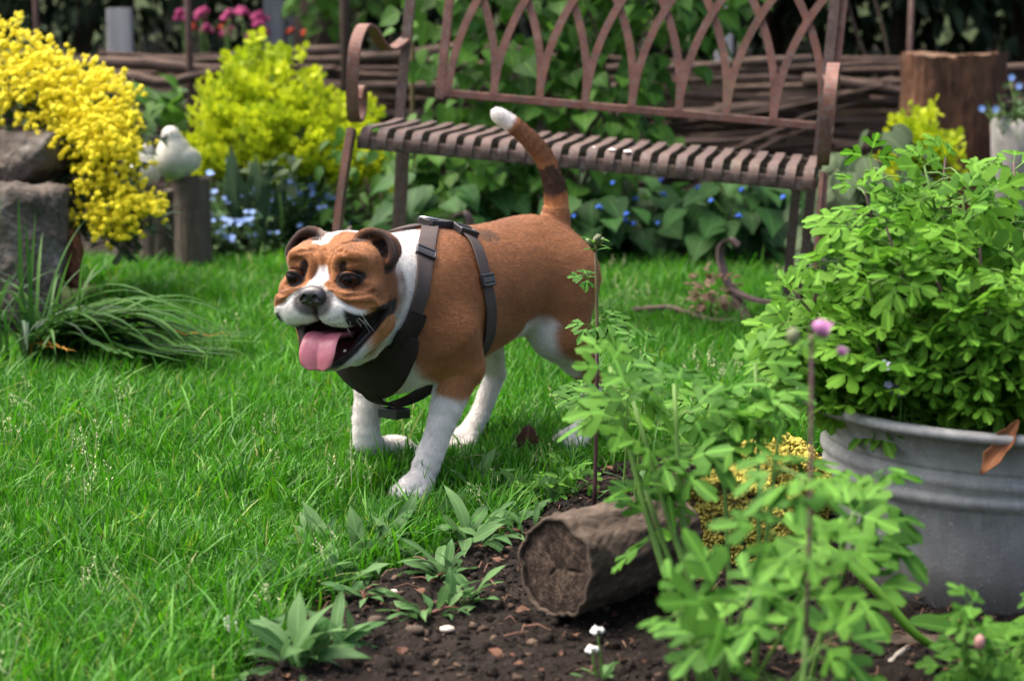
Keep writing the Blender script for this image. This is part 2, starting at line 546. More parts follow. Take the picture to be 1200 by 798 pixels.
def lawn():
    g = np.random.default_rng(77)
    n = 84000
    P = np.c_[g.uniform(-4.0, 3.9, n), g.uniform(1.4, 6.5, n)]
    d = poly_dist(P, BED)
    keep = d > g.normal(0.015, .02, n)
    keep &= P[:, 1] < 6.22 - .12 * np.sin(P[:, 0] * 2.3) + g.normal(0, .05, n)
    # thin where the rock and plants stand
    keep &= ~((P[:, 0] < -1.15) & (P[:, 1] > 4.75) & (P[:, 1] < 5.9))
    keep &= (P[:, 0] > -.62 * P[:, 1] - .5) & (P[:, 0] < .62 * P[:, 1] + .5)
    P = P[keep]; n = len(P)
    Q = np.c_[P, np.zeros(n)]
    patch = vnoise(Q, 5, 41)
    idx = g.integers(0, 5, n)
    longer = g.random(n) < .10 + .10 * (patch > .3) + .25 * smoothstep(2.9, 2.3, P[:, 1]) + .2 * smoothstep(.12, .0, poly_dist(P, BED))
    idx = np.where(longer, g.integers(5, 8, n), idx)
    idx = np.where((g.random(n) < .006 + .03 * smoothstep(.6, 1.3, vnoise(Q, 3.1, 44))), g.integers(8, 10, n), idx)
    rot = np.c_[g.normal(0, .16, n), g.normal(0, .16, n), g.uniform(0, 2 * PI, n)]
    # the lawn lies over a little, to the left
    scl = np.clip(g.normal(1.0, .18, n) + .12 * patch, .55, 1.6)
    paw = np.min([np.hypot(P[:, 0] - x, P[:, 1] - y) for x, y in ((-.18, 3.29), (-.10, 3.67), (.13, 3.65))], 0)
    scl *= .45 + .55 * smoothstep(.03, .12, paw)
    o = scatter('grass', np.c_[P, np.full(n, -.004)], rot, scl, idx, tuft_col)
    tag(o, kind='stuff')
lawn()
# ------------------------------------------------------------------ the rusty gothic bench
def rust_mat(name, base=(.155, .066, .046), hi=(.25, .125, .090), dark=(.070, .038, .030)):
    N = NT(name); v = N.coord()
    a = N.noise(v, 14, 6, .7); b = N.noise(v, 90, 5, .7)
    c = N.ramp(a, [(.28, dark), (.5, base), (.72, hi)])
    c = N.mix(N.ramp(b, [(.5, (0, 0, 0)), (.72, (1, 1, 1))]), c, (.13, .125, .12))      # bare worn metal
    alg = N.ramp(N.noise(v, 6, 4), [(.60, (0, 0, 0)), (.72, (1, 1, 1))])
    c = N.mix(N.math('MULTIPLY', alg, .35), c, (.10, .10, .035))                        # a bloom of algae
    N.set(Base_Color=c, Roughness=.72, Metallic=.0, Specular_IOR_Level=.4)
    N.bump(b, .5, .002)
    return N.m
M_RUST = rust_mat('rusty_iron'); M_RUST2 = rust_mat('dark_rusty_iron', (.085, .050, .040), (.145, .088, .068), (.042, .028, .024))
bench_at = at(683, 181, 4.85)
SZ = .44
bench = empty('garden_bench', (bench_at.x, bench_at.y, 0), R(-10.5), 'rusty iron garden bench with gothic arched back and slatted seat', 'bench')
ROLL = R(4.4)
def tilt(p):
    """the bench leans to the right on the soft ground: turn about its seat's front middle"""
    x, y, z = p; z -= SZ
    return Vector((x * math.cos(ROLL) + z * math.sin(ROLL), y, SZ + (bench_at.z - SZ) + z * math.cos(ROLL) - x * math.sin(ROLL)))
T = lambda pts: [tilt(p) for p in pts]
HW = .565
# seat: front and rear rails, two under-rails and the slats, each rolled over at the front
MB().bar(tilt((-HW, .0, SZ - .022)), tilt((HW, .0, SZ - .022)), .030, .010, (0, 0, 1), .2).build('front_rail', M_RUST2, bench)
MB().bar(tilt((-HW, .375, SZ - .006)), tilt((HW, .375, SZ - .006)), .026, .010, (0, 0, 1), .2).build('rear_rail', M_RUST2, bench)
for y in (.10, .23):
    MB().bar(tilt((-HW, y, SZ - .010)), tilt((HW, y, SZ - .010)), .016, .008, (0, 0, 1)).build('seat_rail', M_RUST2, bench)
NS = 26
slats = []
for i in range(NS):
    x = -HW + .018 + (2 * HW - .036) * i / (NS - 1)
    pts = [(x, -.007, SZ - .030), (x, -.008, SZ - .012), (x, .004, SZ + .006), (x, .03, SZ + .013), (x, .10, SZ + .013), (x, .24, SZ + .010), (x, .375, SZ + .013)]
    pts = [tuple(q) for q in spline(pts, 3)]
    slats.append(MB().strip(T(pts), .0245, .005, (1, 0, 0)).build('slat', M_RUST2, bench))
# bird droppings on two slats
M_DROP = simple('dried_dropping', (.75, .74, .70), .9, var=.1, scale=80, bump=.4)
for i, (dx, dy, r) in ((14, (0.002, .02, .014)), (15, (-.002, .012, .016)), (13, (.0, .03, .006))):
    x = -HW + .018 + (2 * HW - .036) * i / (NS - 1)
    v, f = [], []
    for k in range(14):
        a = 2 * PI * k / 14; rr = r * random.uniform(.6, 1.1); v.append(tilt((x + dx + rr * .75 * math.cos(a), dy + rr * 1.4 * math.sin(a), SZ + .0165)))
    v.append(tilt((x + dx, dy, SZ + .019)))
    for k in range(14): f.append((k, (k + 1) % 14, 14))
    link('dropping', mesh('dropping', v, f, M_DROP), slats[i])
# back: frame and crossing lancet ribs
BY = .40
def back(x, z): return (x, BY + .16 * (z - .53), z)                 # leans back a little
NB = 8; XL, XR = -HW + .135, HW - .012
bay = (XR - XL) / NB; RR = .56
MB().bar(tilt(back(XL - .012, .530)), tilt(back(XR + .012, .530)), .020, .012, (0, 0, 1), .2).build('back_rail', M_RUST, bench)
for x in (XL - .022, XR + .022):
    MB().bar(tilt(back(x, .515)), tilt(back(x, .93)), .024, .008, (1, 0, 0), .2).build('back_upright', M_RUST, bench)
top = [back(XL - .022 + (XR - XL + .044) * t, .93 + .05 * math.sin(PI * t)) for t in np.linspace(0, 1, 14)]
MB().strip(T(top), .026, .008, (0, 0, 1)).build('top_rail', M_RUST, bench)
def rib(x0, sgn, off):
    pts = []
    for t in np.linspace(0, 1, 13):
        h = .385 * t
        dx = RR - math.sqrt(RR * RR - h * h)
        x = x0 + sgn * dx
        if XL - .012 <= x <= XR + .012: pts.append((x, BY + .16 * h + off, .538 + h))
    if len(pts) > 3:
        MB().strip(T(pts), .0205, .006, lambda i: (1, 0, 0)).build('arch_rib', M_RUST, bench)
for i in range(NB + 1):
    x0 = XL + bay * i
    if i < NB: rib(x0, 1, -.003)
    if i > 0: rib(x0, -1, .0035)
for i in (2, 4, 6, 7):
    v = tilt((XL + bay * i, BY + .02, .62)); mb = MB(); mb.tube([v + Vector((0, -.012, 0)), v + Vector((0, .004, 0))], .006, 8); mb.build('rivet', M_RUST, bench)
# side frames: back leg and post, front leg, arm with a scroll, hoop between the feet
for s in (-1, 1):
    x = s * (HW + .012)
    GZ = -.05 if s > 0 else -.075
    fl = spline([(x, -.005, SZ + .01), (x + s * .004, -.035, SZ - .10), (x + s * .008, -.055, .20), (x + s * .010, -.060, GZ)], 5)
    MB().strip(T(fl), .034, .010, (0, 1, 0)).build('front_leg', M_RUST, bench)
    MB().strip(T([(p[0] + s * .010, p[1] + .004, p[2]) for p in fl]), .016, .012, (0, 1, 0)).build('leg_rib', M_RUST, bench)
    for dx, dy in ((0.0, .0), (-s * .035, -.10)):
        bl = spline([(x - s * .03 + dx, .385 + dy, SZ), (x - s * .03 + dx, .40 + dy, .25), (x - s * .025 + dx, .43 + dy, GZ)], 5)
        MB().strip(T(bl), .024, .010, (1, 0, 0)).build('rear_leg', M_RUST2, bench)
    px = x - s * .022
    MB().strip(T(spline([(px, .385, SZ - .02), (px, .40, .60), (px, .46, .95)], 5)), .026, .012, (1, 0, 0)).build('back_post', M_RUST2, bench)
    arm = spline([(px, .42, .665), (x, .33, .635), (x, .22, .655), (x, .12, .695), (x, .03, .700), (x, -.03, .660), (x, -.045, .60), (x, -.030, .52), (x, .0, .475), (x, .035, .472), (x, .058, .50), (x, .050, .545), (x, .022, .55), (x, .008, .525)], 5)
    MB().strip(T(arm), .030, .009, (1, 0, 0)).build('arm', M_RUST, bench)
    # hoop: from low on the front leg, down across, up into a little scroll
    hp = spline([(x - s * .004, -.02, .20), (x - s * .03, .06, .13), (x - s * .12, .16, .10), (x - s * .20, .25, .11), (x - s * .235, .31, .155), (x - s * .245, .33, .20), (x - s * .225, .33, .225), (x - s * .20, .33, .21)], 5)
    MB().strip(T(hp), .026, .008, lambda i: (.5, .85, 0)).build('hoop', M_RUST2, bench)
    MB().strip(T(spline([(x - s * .20, .25, .11), (x - s * .14, .16, .03), (x - s * .12, .08, GZ)], 4)), .022, .007, (1, 0, 0)).build('hoop_foot', M_RUST2, bench)
# ------------------------------------------------------------------ the dog
DOG_O = Vector((-0.136, 3.53, 0.0))
_fd = Vector((-0.62, -0.785, 0)).normalized(); _ld = Vector((-_fd.y, _fd.x, 0))
DOG_M = Matrix(((_fd.x, _ld.x, 0, DOG_O.x), (_fd.y, _ld.y, 0, DOG_O.y), (0, 0, 1, 0), (0, 0, 0, 1)))
DOG_I = DOG_M.inverted()
dog = empty('dog', DOG_O, 0, 'tan and white bulldog in a brown harness trotting on the lawn with its tongue out', 'dog')
dog.matrix_world = DOG_M
def dl(p): return np.array(DOG_I @ Vector(p))            # world -> dog frame
# head frame: rows = left, forward, up, in the dog frame
HEAD_C = dl(at(401.5, 332, 3.285))
_hf = Vector((-0.33, -0.94, -0.06)).normalized()
_hl = Vector((-0.015, 0, 1)).cross(_hf).normalized(); _hu = _hf.cross(_hl)
HM = np.array([np.array(DOG_I.to_3x3() @ a) for a in (_hl, _hf, _hu)])
def hd(p):                                               # head coords (left, forward, up) -> dog frame
    p = np.asarray(p, float)
    if p.shape[-1] == 4: return np.append(HEAD_C + p[:3] @ HM, p[3])
    return HEAD_C + p @ HM
def to_head(P): return (np.asarray(P) - HEAD_C) @ HM.T
def hell(F, c, r, k, op='add', rot=None):
    M = HM if rot is None else np.array(Matrix.Rotation(R(rot[1]), 3, rot[0])).T @ HM
    F.ell(hd(c), r, k, op, M)
def hchain(F, pts, k, op='add', sub=1): F.chain([hd(p) for p in pts], k, op, sub)

TAIL = [(*dl(at(x, y, 3.80 - 0.0 * i)), r) for i, (x, y, r) in enumerate([(650, 264, .028), (652, 242, .0215), (649, 215, .0185), (637, 184, .0165), (617, 160, .0150), (599, 145, .0140), (584, 135, .0125)])]

def torso(F):
    F.ell((.00, 0, .312), (.20, .118, .128), .03)
    F.ell((-.18, 0, .328), (.17, .100, .108), .05)
    F.ell((-.285, 0, .340), (.105, .090, .096), .05)
    F.ell((.130, 0, .262), (.080, .110, .095), .04)
    for s in (1, -1):
        F.ell((.085, .078 * s, .300), (.075, .046, .105), .035)
        F.ell((.03, .050 * s, .365), (.07, .04, .06), .04)
    F.chain([(.03, 0, .350, .088), (.11, 0, .335, .096), *(np.append(hd(p), r) for p, r in (((0, -.075, -.025), .084), ((0, -.03, -.01), .074)))], .03)

def build_dog_field():
    F = Field((-.50, -.25, -.01), (.42, .20, .66), .0021)
    torso(F)
    # --- legs
    F.chain([(.085, .092, .27, .058), (.055, .100, .215, .044)], .025)
    F.chain([(.055, .100, .215, .039), (.082, .102, .170, .0305), (.106, .101, .122, .0230), (.120, .100, .095, .0205), (.136, .100, .070, .0215), (.157, .100, .036, .0215)], .005, sub=2)
    F.ell((.175, .100, .022), (.033, .0275, .0225), .012)
    for j, da in enumerate((-.006, .006, .006, -.006)):
        F.chain([(.182, .100 + (j - 1.5) * .0145, .020, .0102), (.205 + da, .100 + (j - 1.5) * .0165, .013, .0095)], .003)
    # lifted right foreleg, wrist folded back
    F.chain([(.085, -.090, .27, .056), (.070, -.090, .21, .042)], .025)
    F.chain([(.070, -.090, .21, .038), (.082, -.087, .15, .0275), (.097, -.084, .100, .0225), (.098, -.082, .064, .0225), (.070, -.082, .043, .0185), (.045, -.082, .038, .020)], .006, sub=2)
    F.ell((.022, -.082, .036), (.034, .030, .020), .012)
    for j in range(4):
        F.chain([(.015, -.082 + (j - 1.5) * .0155, .033, .0108), (-.010 + (.005 if j in (1, 2) else 0), -.082 + (j - 1.5) * .0165, .026, .0102)], .005)
    # hind legs
    for s, hip, knee, hock, mt, paw in ((-1, (-.29, -.060, .32, .076), (-.222, -.085, .212, .044), (-.262, -.074, .130, .0185), (-.212, -.072, .060, .0172), (-.178, -.072, .028, .0195)),
                                       (1, (-.295, .052, .320, .080), (-.272, .074, .225, .051), (-.366, .082, .118, .0195), (-.352, .086, .06, .0172), (-.325, .088, .028, .0195))):
        F.chain([hip, knee], .04)
        mid = tuple((np.array(knee) * .5 + np.array(hock) * .5)[:3]) + (.028,)
        F.chain([knee, mid, hock], .02)
        F.chain([hock, mt, paw], .006)
        F.ell((paw[0] + .02, paw[1], .021), (.032, .026, .020), .010)
        for j in range(4):
            F.chain([(paw[0] + .03, paw[1] + (j - 1.5) * .0155, .020, .0112), (paw[0] + .05 - (.006 if j in (0, 3) else 0), paw[1] + (j - 1.5) * .017, .014, .0105)], .005)
    # muscle hollows on the flank and behind the shoulder
    F.ell((-.075, .155, .29), (.02, .03, .10), .03, 'sub')
    F.chain(TAIL[:2], .02)
    F.chain(TAIL, .004, sub=3)
    # loose neck skin
    for u in (-.075, -.10):
        hchain(F, [(-.065, -.06, u + .02, .010), (0, -.035, u - .03, .014), (.065, -.06, u + .02, .010)], .02, sub=3)
    # --- head
    hell(F, (0, -.014, .022), (.078, .086, .061), .02)
    for s in (1, -1):
        hell(F, (.054 * s, .008, -.018), (.037, .062, .056), .02)
        hell(F, (.040 * s, .043, .047), (.036, .03, .024), .018)       # brow
        hell(F, (.052 * s, .052, -.000), (.036, .032, .026), .014)     # cheek under the eye
    hell(F, (0, .060, -.006), (.052, .05, .036), .016)                 # muzzle bridge
    for s in (1, -1):
        hell(F, (.030 * s, .088, -.019), (.037, .035, .0325), .008)    # flews
        hell(F, (.054 * s, .062, -.020), (.030, .040, .026), .012)
        hell(F, (.050 * s, -.004, .042), (.030, .048, .030), .02)      # temple
    hell(F, (0, .10, .002), (.026, .026, .020), .010)
    hell(F, (-.046, .078, -.032), (.027, .032, .0265), .010)
    hell(F, (.050, .076, -.030), (.026, .032, .0245), .010)
    # lower jaw, dropped open
    hchain(F, [(0, -.03, -.075, .046), (0, .03, -.098, .034), (0, .060, -.106, .024)], .02)
    hchain(F, [(-.066, .008, -.060, .020), (-.047, .045, -.090, .0135), (-.028, .074, -.107, .013), (0, .085, -.112, .013), (.030, .074, -.106, .013), (.054, .045, -.087, .0150), (.074, .008, -.060, .020)], .010, sub=3)
    hell(F, (0, .045, -.112), (.048, .045, .017), .01)
    hell(F, (0, -.02, -.06), (.06, .045, .05), .01)
    # mouth: open gape, drawn back into a grin
    hell(F, (0, .070, -.080), (.042, .046, .026), .006, 'sub')
    hell(F, (0, .045, -.070), (.048, .040, .022), .006, 'sub')
    for s in (1, -1):
        hchain(F, [(.034 * s, .092, -.081, .019), (.054 * s, .074, -.069, .0155), (.073 * s, .050, -.0515, .0105), (.086 * s, .030, -.036, .007), (.094 * s, .018, -.026, .0035)], .005, 'sub', sub=3)
    # folds of skin follow the surface: (left, up, radius)
    def sf(pts, lift=0.0, sub=3):
        P = spline(pts, sub); out = []
        fs = np.arange(.16, -.04, -.001)
        for l, u, r in P:
            q = hd(np.c_[np.full_like(fs, l), fs, np.full_like(fs, u)]); v = F.sample(q)
            k = np.argmax(v < 0)
            out.append((l, (fs[k] if v[k] < 0 else .02) + lift, u, r))
        return out
    for s in (1, -1):
        m = lambda pts: [(l * s * (1 if s > 0 or l < .05 else .05 / l + (l - .05) * .55 / l), u, r) for l, u, r in pts]
        # crease from the eye corner along the white muzzle, and the roll of skin above it
        hchain(F, sf(m([(.020, .010, .004), (.040, .003, .0055), (.058, -.002, .0065), (.072, -.005, .006), (.080, -.009, .0055), (.085, -.020, .005), (.085, -.040, .005), (.081, -.065, .005)]), -.001), .008)
        hchain(F, sf(m([(.012, .019, .002), (.028, .009, .0032), (.047, -.004, .0038), (.064, -.012, .004), (.078, -.014, .004), (.089, -.016, .003)])), .004, 'sub')
        hchain(F, sf(m([(.034, .011, .002), (.054, .0045, .0028), (.074, .003, .003), (.087, .002, .002)])), .004, 'sub')
        hchain(F, sf(m([(.046, .013, .002), (.062, .0115, .0025), (.078, .013, .002)])), .006, 'sub')
        # brow loops and furrows up the forehead
        hchain(F, sf(m([(.024, .022, .002), (.019, .036, .0035), (.022, .052, .004), (.035, .061, .0038), (.050, .061, .0034), (.066, .058, .003)])), .010)
        hchain(F, sf(m([(.015, .024, .0025), (.0115, .040, .0035), (.014, .056, .0035), (.026, .067, .003), (.042, .066, .002)])), .005, 'sub')
        hchain(F, sf(m([(.029, .036, .002), (.030, .046, .003), (.039, .051, .003), (.054, .050, .002)])), .006, 'sub')
        hchain(F, sf(m([(.008, .062, .0015), (.022, .074, .0022), (.040, .075, .0015)])), .005, 'sub')
    hchain(F, sf([(.004, .026, .002), (.001, .042, .003), (-.002, .057, .003), (-.008, .068, .002)]), .005, 'sub')
    hchain(F, sf([(.004, -.018, .001), (.001, -.030, .0025), (.001, -.044, .003)]), .004, 'sub')
    # eye sockets and lids
    for s in (1, -1):
        hell(F, (.048 * s, .091, .0245), (.0150, .018, .0100), .004, 'sub')
        hchain(F, [(.034 * s, .083, .021, .0018), (.041 * s, .0875, .0322, .0020), (.052 * s, .0862, .0342, .0020), (.064 * s, .074, .0285, .0018)], .006, sub=3)
        hchain(F, [(.034 * s, .084, .019, .002), (.041 * s, .0868, .0138, .0020), (.052 * s, .0845, .0140, .0022), (.063 * s, .074, .0250, .0022)], .006, sub=3)
    # rose ears: a shell open to the front, rolled rim and a folded tip
    for s in (1, -1):
        hell(F, (0.0618 * s, -.030, .054), (.034, .016, .030), .012)
        hchain(F, [(0.0289 * s, .000, .074, .0050), (0.0405 * s, -.004, .084, .0042), (0.0579 * s, -.008, .087, .0038), (0.0762 * s, -.008, .080, .0036), (0.0888 * s, -.002, .065, .0034), (0.0936 * s, .004, .049, .0032), (0.0897 * s, .009, .036, .003)], .006, sub=4)
        hchain(F, [(0.0540 * s, -.020, .082, .006), (0.0772 * s, -.020, .072, .006), (0.0868 * s, -.014, .052, .006), (0.0859 * s, -.004, .036, .005)], .010, sub=3)
        hell(F, (0.0675 * s, -.006, .064), (.017, .016, .0095), .005, 'sub')
        hell(F, (0.0782 * s, .000, .054), (.009, .014, .010), .005, 'sub')
    return F

DF = build_dog_field()
_V, _Fq = DF.nets()
# slight lumps of muscle and skin
_N = DF.grad(_V)
_V = _V + _N * (vnoise(_V, 55, 3) * 0.0008)[:, None]
_V[:, 2] = np.maximum(_V[:, 2], 0.001)

def coat_colour(V):
    """coat markings: tan, white, black, by place on the body"""
    TAN = np.array((.29, .118, .044)); TAN2 = np.array((.40, .182, .076)); WHITE = np.array((.74, .72, .69)); BLACK = np.array((.018, .014, .013)); DARK = np.array((.15, .055, .022)); PINK = np.array((.55, .25, .22))
    a, b, z = V.T
    n1 = vnoise(V, 40, 1); n2 = vnoise(V, 140, 2); n3 = vnoise(V, 14, 5)
    H = to_head(V); l, f, u = H.T; al = np.abs(l)
    C = TAN[None] + (TAN2 - TAN)[None] * np.clip(.4 + .35 * n3 + .15 * n1, 0, 1)[:, None]
    def put(w, c):
        nonlocal C
        w = np.clip(w, 0, 1)[:, None]; C = C * (1 - w) + np.asarray(c)[None] * w
    body = a < HEAD_C[0] - .06
    headish = smoothstep(.165, .150, np.sqrt(l ** 2 + f ** 2 + u ** 2) + np.where(f < -.045, .05, 0) + np.where((u < -.07) & (f < .0), .06, 0))
    # darker saddle on the back, paler underside
    put(.45 * smoothstep(.40, .46, z + .01 * n1) * smoothstep(-.30, -.15, a) * smoothstep(.10, -.02, a), DARK)
    sad = np.exp(-(((a + .085) / .045) ** 2 + ((z - .428) / .022) ** 2 + ((b - .05) / .05) ** 2))
    put(.6 * smoothstep(.45, .95, sad + .18 * n1 + .15 * n2), BLACK * 2.5)
    put(.6 * smoothstep(.25, .20, z) * (a > -.3), TAN2 * 1.25)
    # neck, chest, belly white: everything ahead of the harness ring
    ring = np.interp(z, [.20, .26, .32, .375, .42, .45], [.152, .190, .180, .158, .100, .040]) + .006 * n1 + .003 * n2
    neck = smoothstep(-.018, -.040, f + .006 * n1) * smoothstep(-.006, .006, a - ring)
    put(neck * smoothstep(.18, .21, z), WHITE)
    chest = smoothstep(.100, .085, np.abs(b) + .006 * n1) * smoothstep(.075, .105, a + .006 * n1) * smoothstep(.27, .245, z + .006 * n1)
    chest = np.maximum(chest, smoothstep(.06, .045, np.abs(b) + .008 * n1) * smoothstep(.0, .04, a) * smoothstep(.25, .225, z))
    put(chest * (headish < .5) * (z > .15), WHITE)
    put(smoothstep(.225, .195, z + .012 * n1) * smoothstep(.07, .045, np.abs(b)) * (a < .05) * (z > .17), WHITE * np.array((1, .93, .88)))
    # legs
    front = (a > .0)
    put(front * smoothstep(.178, .160, z + .010 * n1 + .004 * n2 + np.where(b < 0, -.012, 0)), WHITE)
    put((~front) * (b < 0) * smoothstep(.215, .185, z + .008 * n1), WHITE)
    put((~front) * (b > 0) * smoothstep(.125, .10, z + .008 * n1), WHITE)
    # white on the front edge of the left thigh and in the groin
    edge = np.interp(z, [.08, .19, .265, .29], [-.335, -.262, -.205, -.19])
    st = smoothstep(-.022, -.008, a - edge + .005 * n1) * smoothstep(.275, .250, z + .008 * n1) * (a < -.15)
    put((~front) * (b > .0) * st * smoothstep(.115, .095, b + .006 * n1), WHITE)
    # tail: tan, black ring, white tip
    tl = np.array(TAIL)[:, :3]; tip = tl[-1]
    on_tail = (z > .452) & (a < -.20)
    seg = np.linalg.norm(V - tip, axis=1)
    put(on_tail * smoothstep(.043, .034, seg + .003 * n1), WHITE * 1.05)
    put(on_tail * smoothstep(.034, .022, np.abs(z - .500) + .014 * n1 + .010 * n2) * .88 * (seg > .05), BLACK * 2.0)
    put(on_tail * smoothstep(.52, .56, z) * .45 * (seg > .045), BLACK * 3)
    put(on_tail * smoothstep(.48, .465, z) * .5, TAN2 * 1.5)
    # --- face
    face = headish * (f > -.06)
    put(face * .5 * smoothstep(.2, 1.0, n1 * .5 + .5), TAN2)
    put(face * .45 * smoothstep(.0, .9, vnoise(V, 75, 12)), DARK)
    put(face * .45 * smoothstep(.040, .062, al) * smoothstep(.02, .005, u) * smoothstep(-.012, .0, u), DARK)
    put(face * .35 * smoothstep(.075, .090, al) * (f < .05), DARK)
    blaze = smoothstep(.010, .005, np.abs(l + .002) - .006 * smoothstep(.04, .02, u) + .003 * n1) * smoothstep(.046, .036, u + .004 * n1)
    top = smoothstep(.018, .012, np.abs(l + .022) + .003 * n1) * smoothstep(.066, .073, u + .002 * n1) * (f < .035)
    put(face * np.maximum(blaze * (f > .05), top), WHITE * 1.05)
    # paler eyebrow spots and cheeks
    put(face * .55 * np.exp(-(((al - .030) / .013) ** 2 + ((u - .046) / .010) ** 2)) * (f > .03), TAN2 * 1.9)
    put(face * .35 * smoothstep(.07, .09, al) * smoothstep(.0, -.03, u) * (f < .06), DARK)
    put(face * .5 * np.exp(-(((al - .070) / .02) ** 2 + ((u + .014) / .008) ** 2)) * (f > .02), TAN2 * 1.7)
    # white muzzle
    mzu = np.interp(al, [0, .008, .027, .045, .056, .066, .075], [.030, .020, .011, -.002, -.012, -.018, -.022])
    mz = smoothstep(.035, .050, f + .003 * n1) * smoothstep(.002, -.002, u - mzu + .002 * n1) * smoothstep(.084, .074, al + .003 * n1)
    put(face * mz, WHITE * 1.05)
    # speckled black on the flews, black lips and round the nose
    sp = smoothstep(.25, .5, vnoise(V, 420, 9)) * smoothstep(-.012, -.04, u) * smoothstep(.010, .035, al) * .5
    put(face * mz * sp * np.where(l > 0, 1, .35), BLACK * 3)
    nz = np.sqrt((l / 1.35) ** 2 + ((f - .118) * .6) ** 2 + ((u + .006)) ** 2)
    put(face * .85 * smoothstep(.030, .022, nz + .002 * n1), BLACK * 2)
    put(face * smoothstep(.006, .003, al) * smoothstep(-.050, -.040, u) * smoothstep(-.006, -.012, u) * (f > .08) * .7, BLACK * 2)
    # black lips: upper edge, the corner and the lower rim
    up_ = np.interp(al, [0, .024, .045, .062, .075, .085, .094], [-.043, -.050, -.055, -.049, -.039, -.030, -.022])
    lo_ = np.interp(al, [0, .024, .034, .054, .074, .087, .096], [-.112, -.110, -.103, -.084, -.060, -.042, -.028])
    inl = smoothstep(.004, -.001, u - up_ + .002 * n1) * smoothstep(-.005, .001, u - lo_ + .002 * n1)
    put(face * inl * (f > -.02), BLACK)
    big = np.exp(-(((l - .068) / .020) ** 2 + ((u + .030) / .014) ** 2))
    put(face * smoothstep(-.004, .004, np.where(l > 0, l - .053, -l - .066) + .0035 * n1 + .003 * n2) * smoothstep(.002, -.003, u - mzu + .008 + .002 * n1) * smoothstep(-.002, .003, u - up_ + .004) * (f > .015), BLACK)
    put(face * smoothstep(.003, -.003, u - lo_) * smoothstep(-.018, -.011, u - lo_ + .002 * n1) * (f > -.01), BLACK * 1.5)
    put(face * smoothstep(-.013, -.018, u - lo_ + .002 * n1) * smoothstep(.03, .0, np.abs(l) - .06), WHITE * .9)
    put(face * (l < -.02) * (f > .0) * (f < .1) * (u < up_ - .004) * smoothstep(-.118, -.110, u), BLACK)
    put(face * smoothstep(-.008, -.013, u - lo_) * smoothstep(.055, .075, al + .004 * n1), TAN2)
    cav = (u < up_ - .002) & (u > lo_ + .002) & (al < .046) & (f < .096) & (f > 0)
    put(face * cav, np.array((.045, .010, .011)))
    # eyes: black rims, dark patch above the inner corner
    er = np.sqrt(((al - .0485) / 1.6) ** 2 + ((u - .0243) / 1.0) ** 2)
    put(face * smoothstep(.0152, .0122, er + .0012 * n1) * (f > .04), BLACK)
    ep = np.exp(-(((al - .034) / .0095) ** 2 + ((u - .042) / .012) ** 2))
    put(face * smoothstep(.30, .62, ep + .10 * n1) * (f > .03) * .94, BLACK * 1.4)
    ep = np.exp(-(((al - .062) / .012) ** 2 + ((u - .017) / .006) ** 2))
    put(face * smoothstep(.45, .95, ep + .10 * n1) * (f > .03) * .5, BLACK * 1.6)
    # ears: dark brown, black along the rim and in the hollow
    ear = (f > -.052) & (u > .020) & (al > .026) & (f < .016) & (np.hypot((al - .070) / 1.15, u - .056) < .052)
    put(ear * smoothstep(-.045, -.015, f) * .8 * headish, DARK * .75)
    rim = ear & (f > -.013)
    put(rim * smoothstep(.012, .002, np.abs(np.hypot(al - .064, u - .054) - .033) + .002 * n1) * .85, BLACK * 1.8)
    put(ear * smoothstep(.022, .012, np.hypot(al - .074, u - .060)) * .85, BLACK * 2)
    # toes: faint dark between
    return np.clip(C * (1 + .07 * n2[:, None]), 0, 1)

_C = coat_colour(_V)

def coat_material():
    N = NT('dog_coat')
    c = N.n('Attribute', attribute_name='coat').outputs['Color']
    v = N.coord('Object')
    f = N.noise(v, 260, 4, .7)
    c2 = N.mix(N.math('MULTIPLY', f, .45), c, N.mix(1.0, c, (.42, .36, .32), 'MULTIPLY'))
    N.set(Base_Color=c2, Roughness=.7, Specular_IOR_Level=.12)
    N.bump(N.noise(v, 420, 4, .7), .15, .001)
    return N.m
M_COAT = coat_material()
_me = mesh_np('body', _V, _Fq, M_COAT)
_at = _me.attributes.new('coat', 'FLOAT_COLOR', 'POINT')
_at.data.foreach_set('color', np.c_[_C, np.ones(len(_C))].astype(np.float32).ravel())
dog_body = link('body', _me, dog)
DOG_BVH = BVHTree.FromPolygons([Vector(v) for v in _V.astype(float)], [tuple(q) for q in _Fq.tolist()])

# eyes, nose, tongue, teeth, whiskers
def gloss(name, c, rough, coat=0.0, spec=.5, bump=None):
    N = NT(name); N.set(Base_Color=c, Roughness=rough, Specular_IOR_Level=spec, Coat_Weight=coat)
    if bump: N.bump(N.noise(N.coord(), bump[0], 3), bump[1], .002)
    return N.m
M_EYE = gloss('eye_dark', (.005, .0035, .003), .06, 0, .16)
M_IRIS = gloss('iris_brown', (.032, .012, .005), .12, 0, .16)
def uv_sphere(r, seg=20, rings=12, sc=(1, 1, 1)):
    v = [(0, 0, r * sc[2])]; f = []
    for i in range(1, rings):
        for k in range(seg):
            t = PI * i / rings; p = 2 * PI * k / seg
            v.append((r * math.sin(t) * math.cos(p) * sc[0], r * math.sin(t) * math.sin(p) * sc[1], r * math.cos(t) * sc[2]))
    v.append((0, 0, -r * sc[2]))
    for k in range(seg): f.append((0, 1 + k, 1 + (k + 1) % seg))
    for i in range(rings - 2):
        for k in range(seg):
            a = 1 + i * seg; f.append((a + k, a + seg + k, a + seg + (k + 1) % seg, a + (k + 1) % seg))
    n = len(v) - 1; a = 1 + (rings - 2) * seg
    for k in range(seg): f.append((a + k, n, a + (k + 1) % seg))
    return v, f
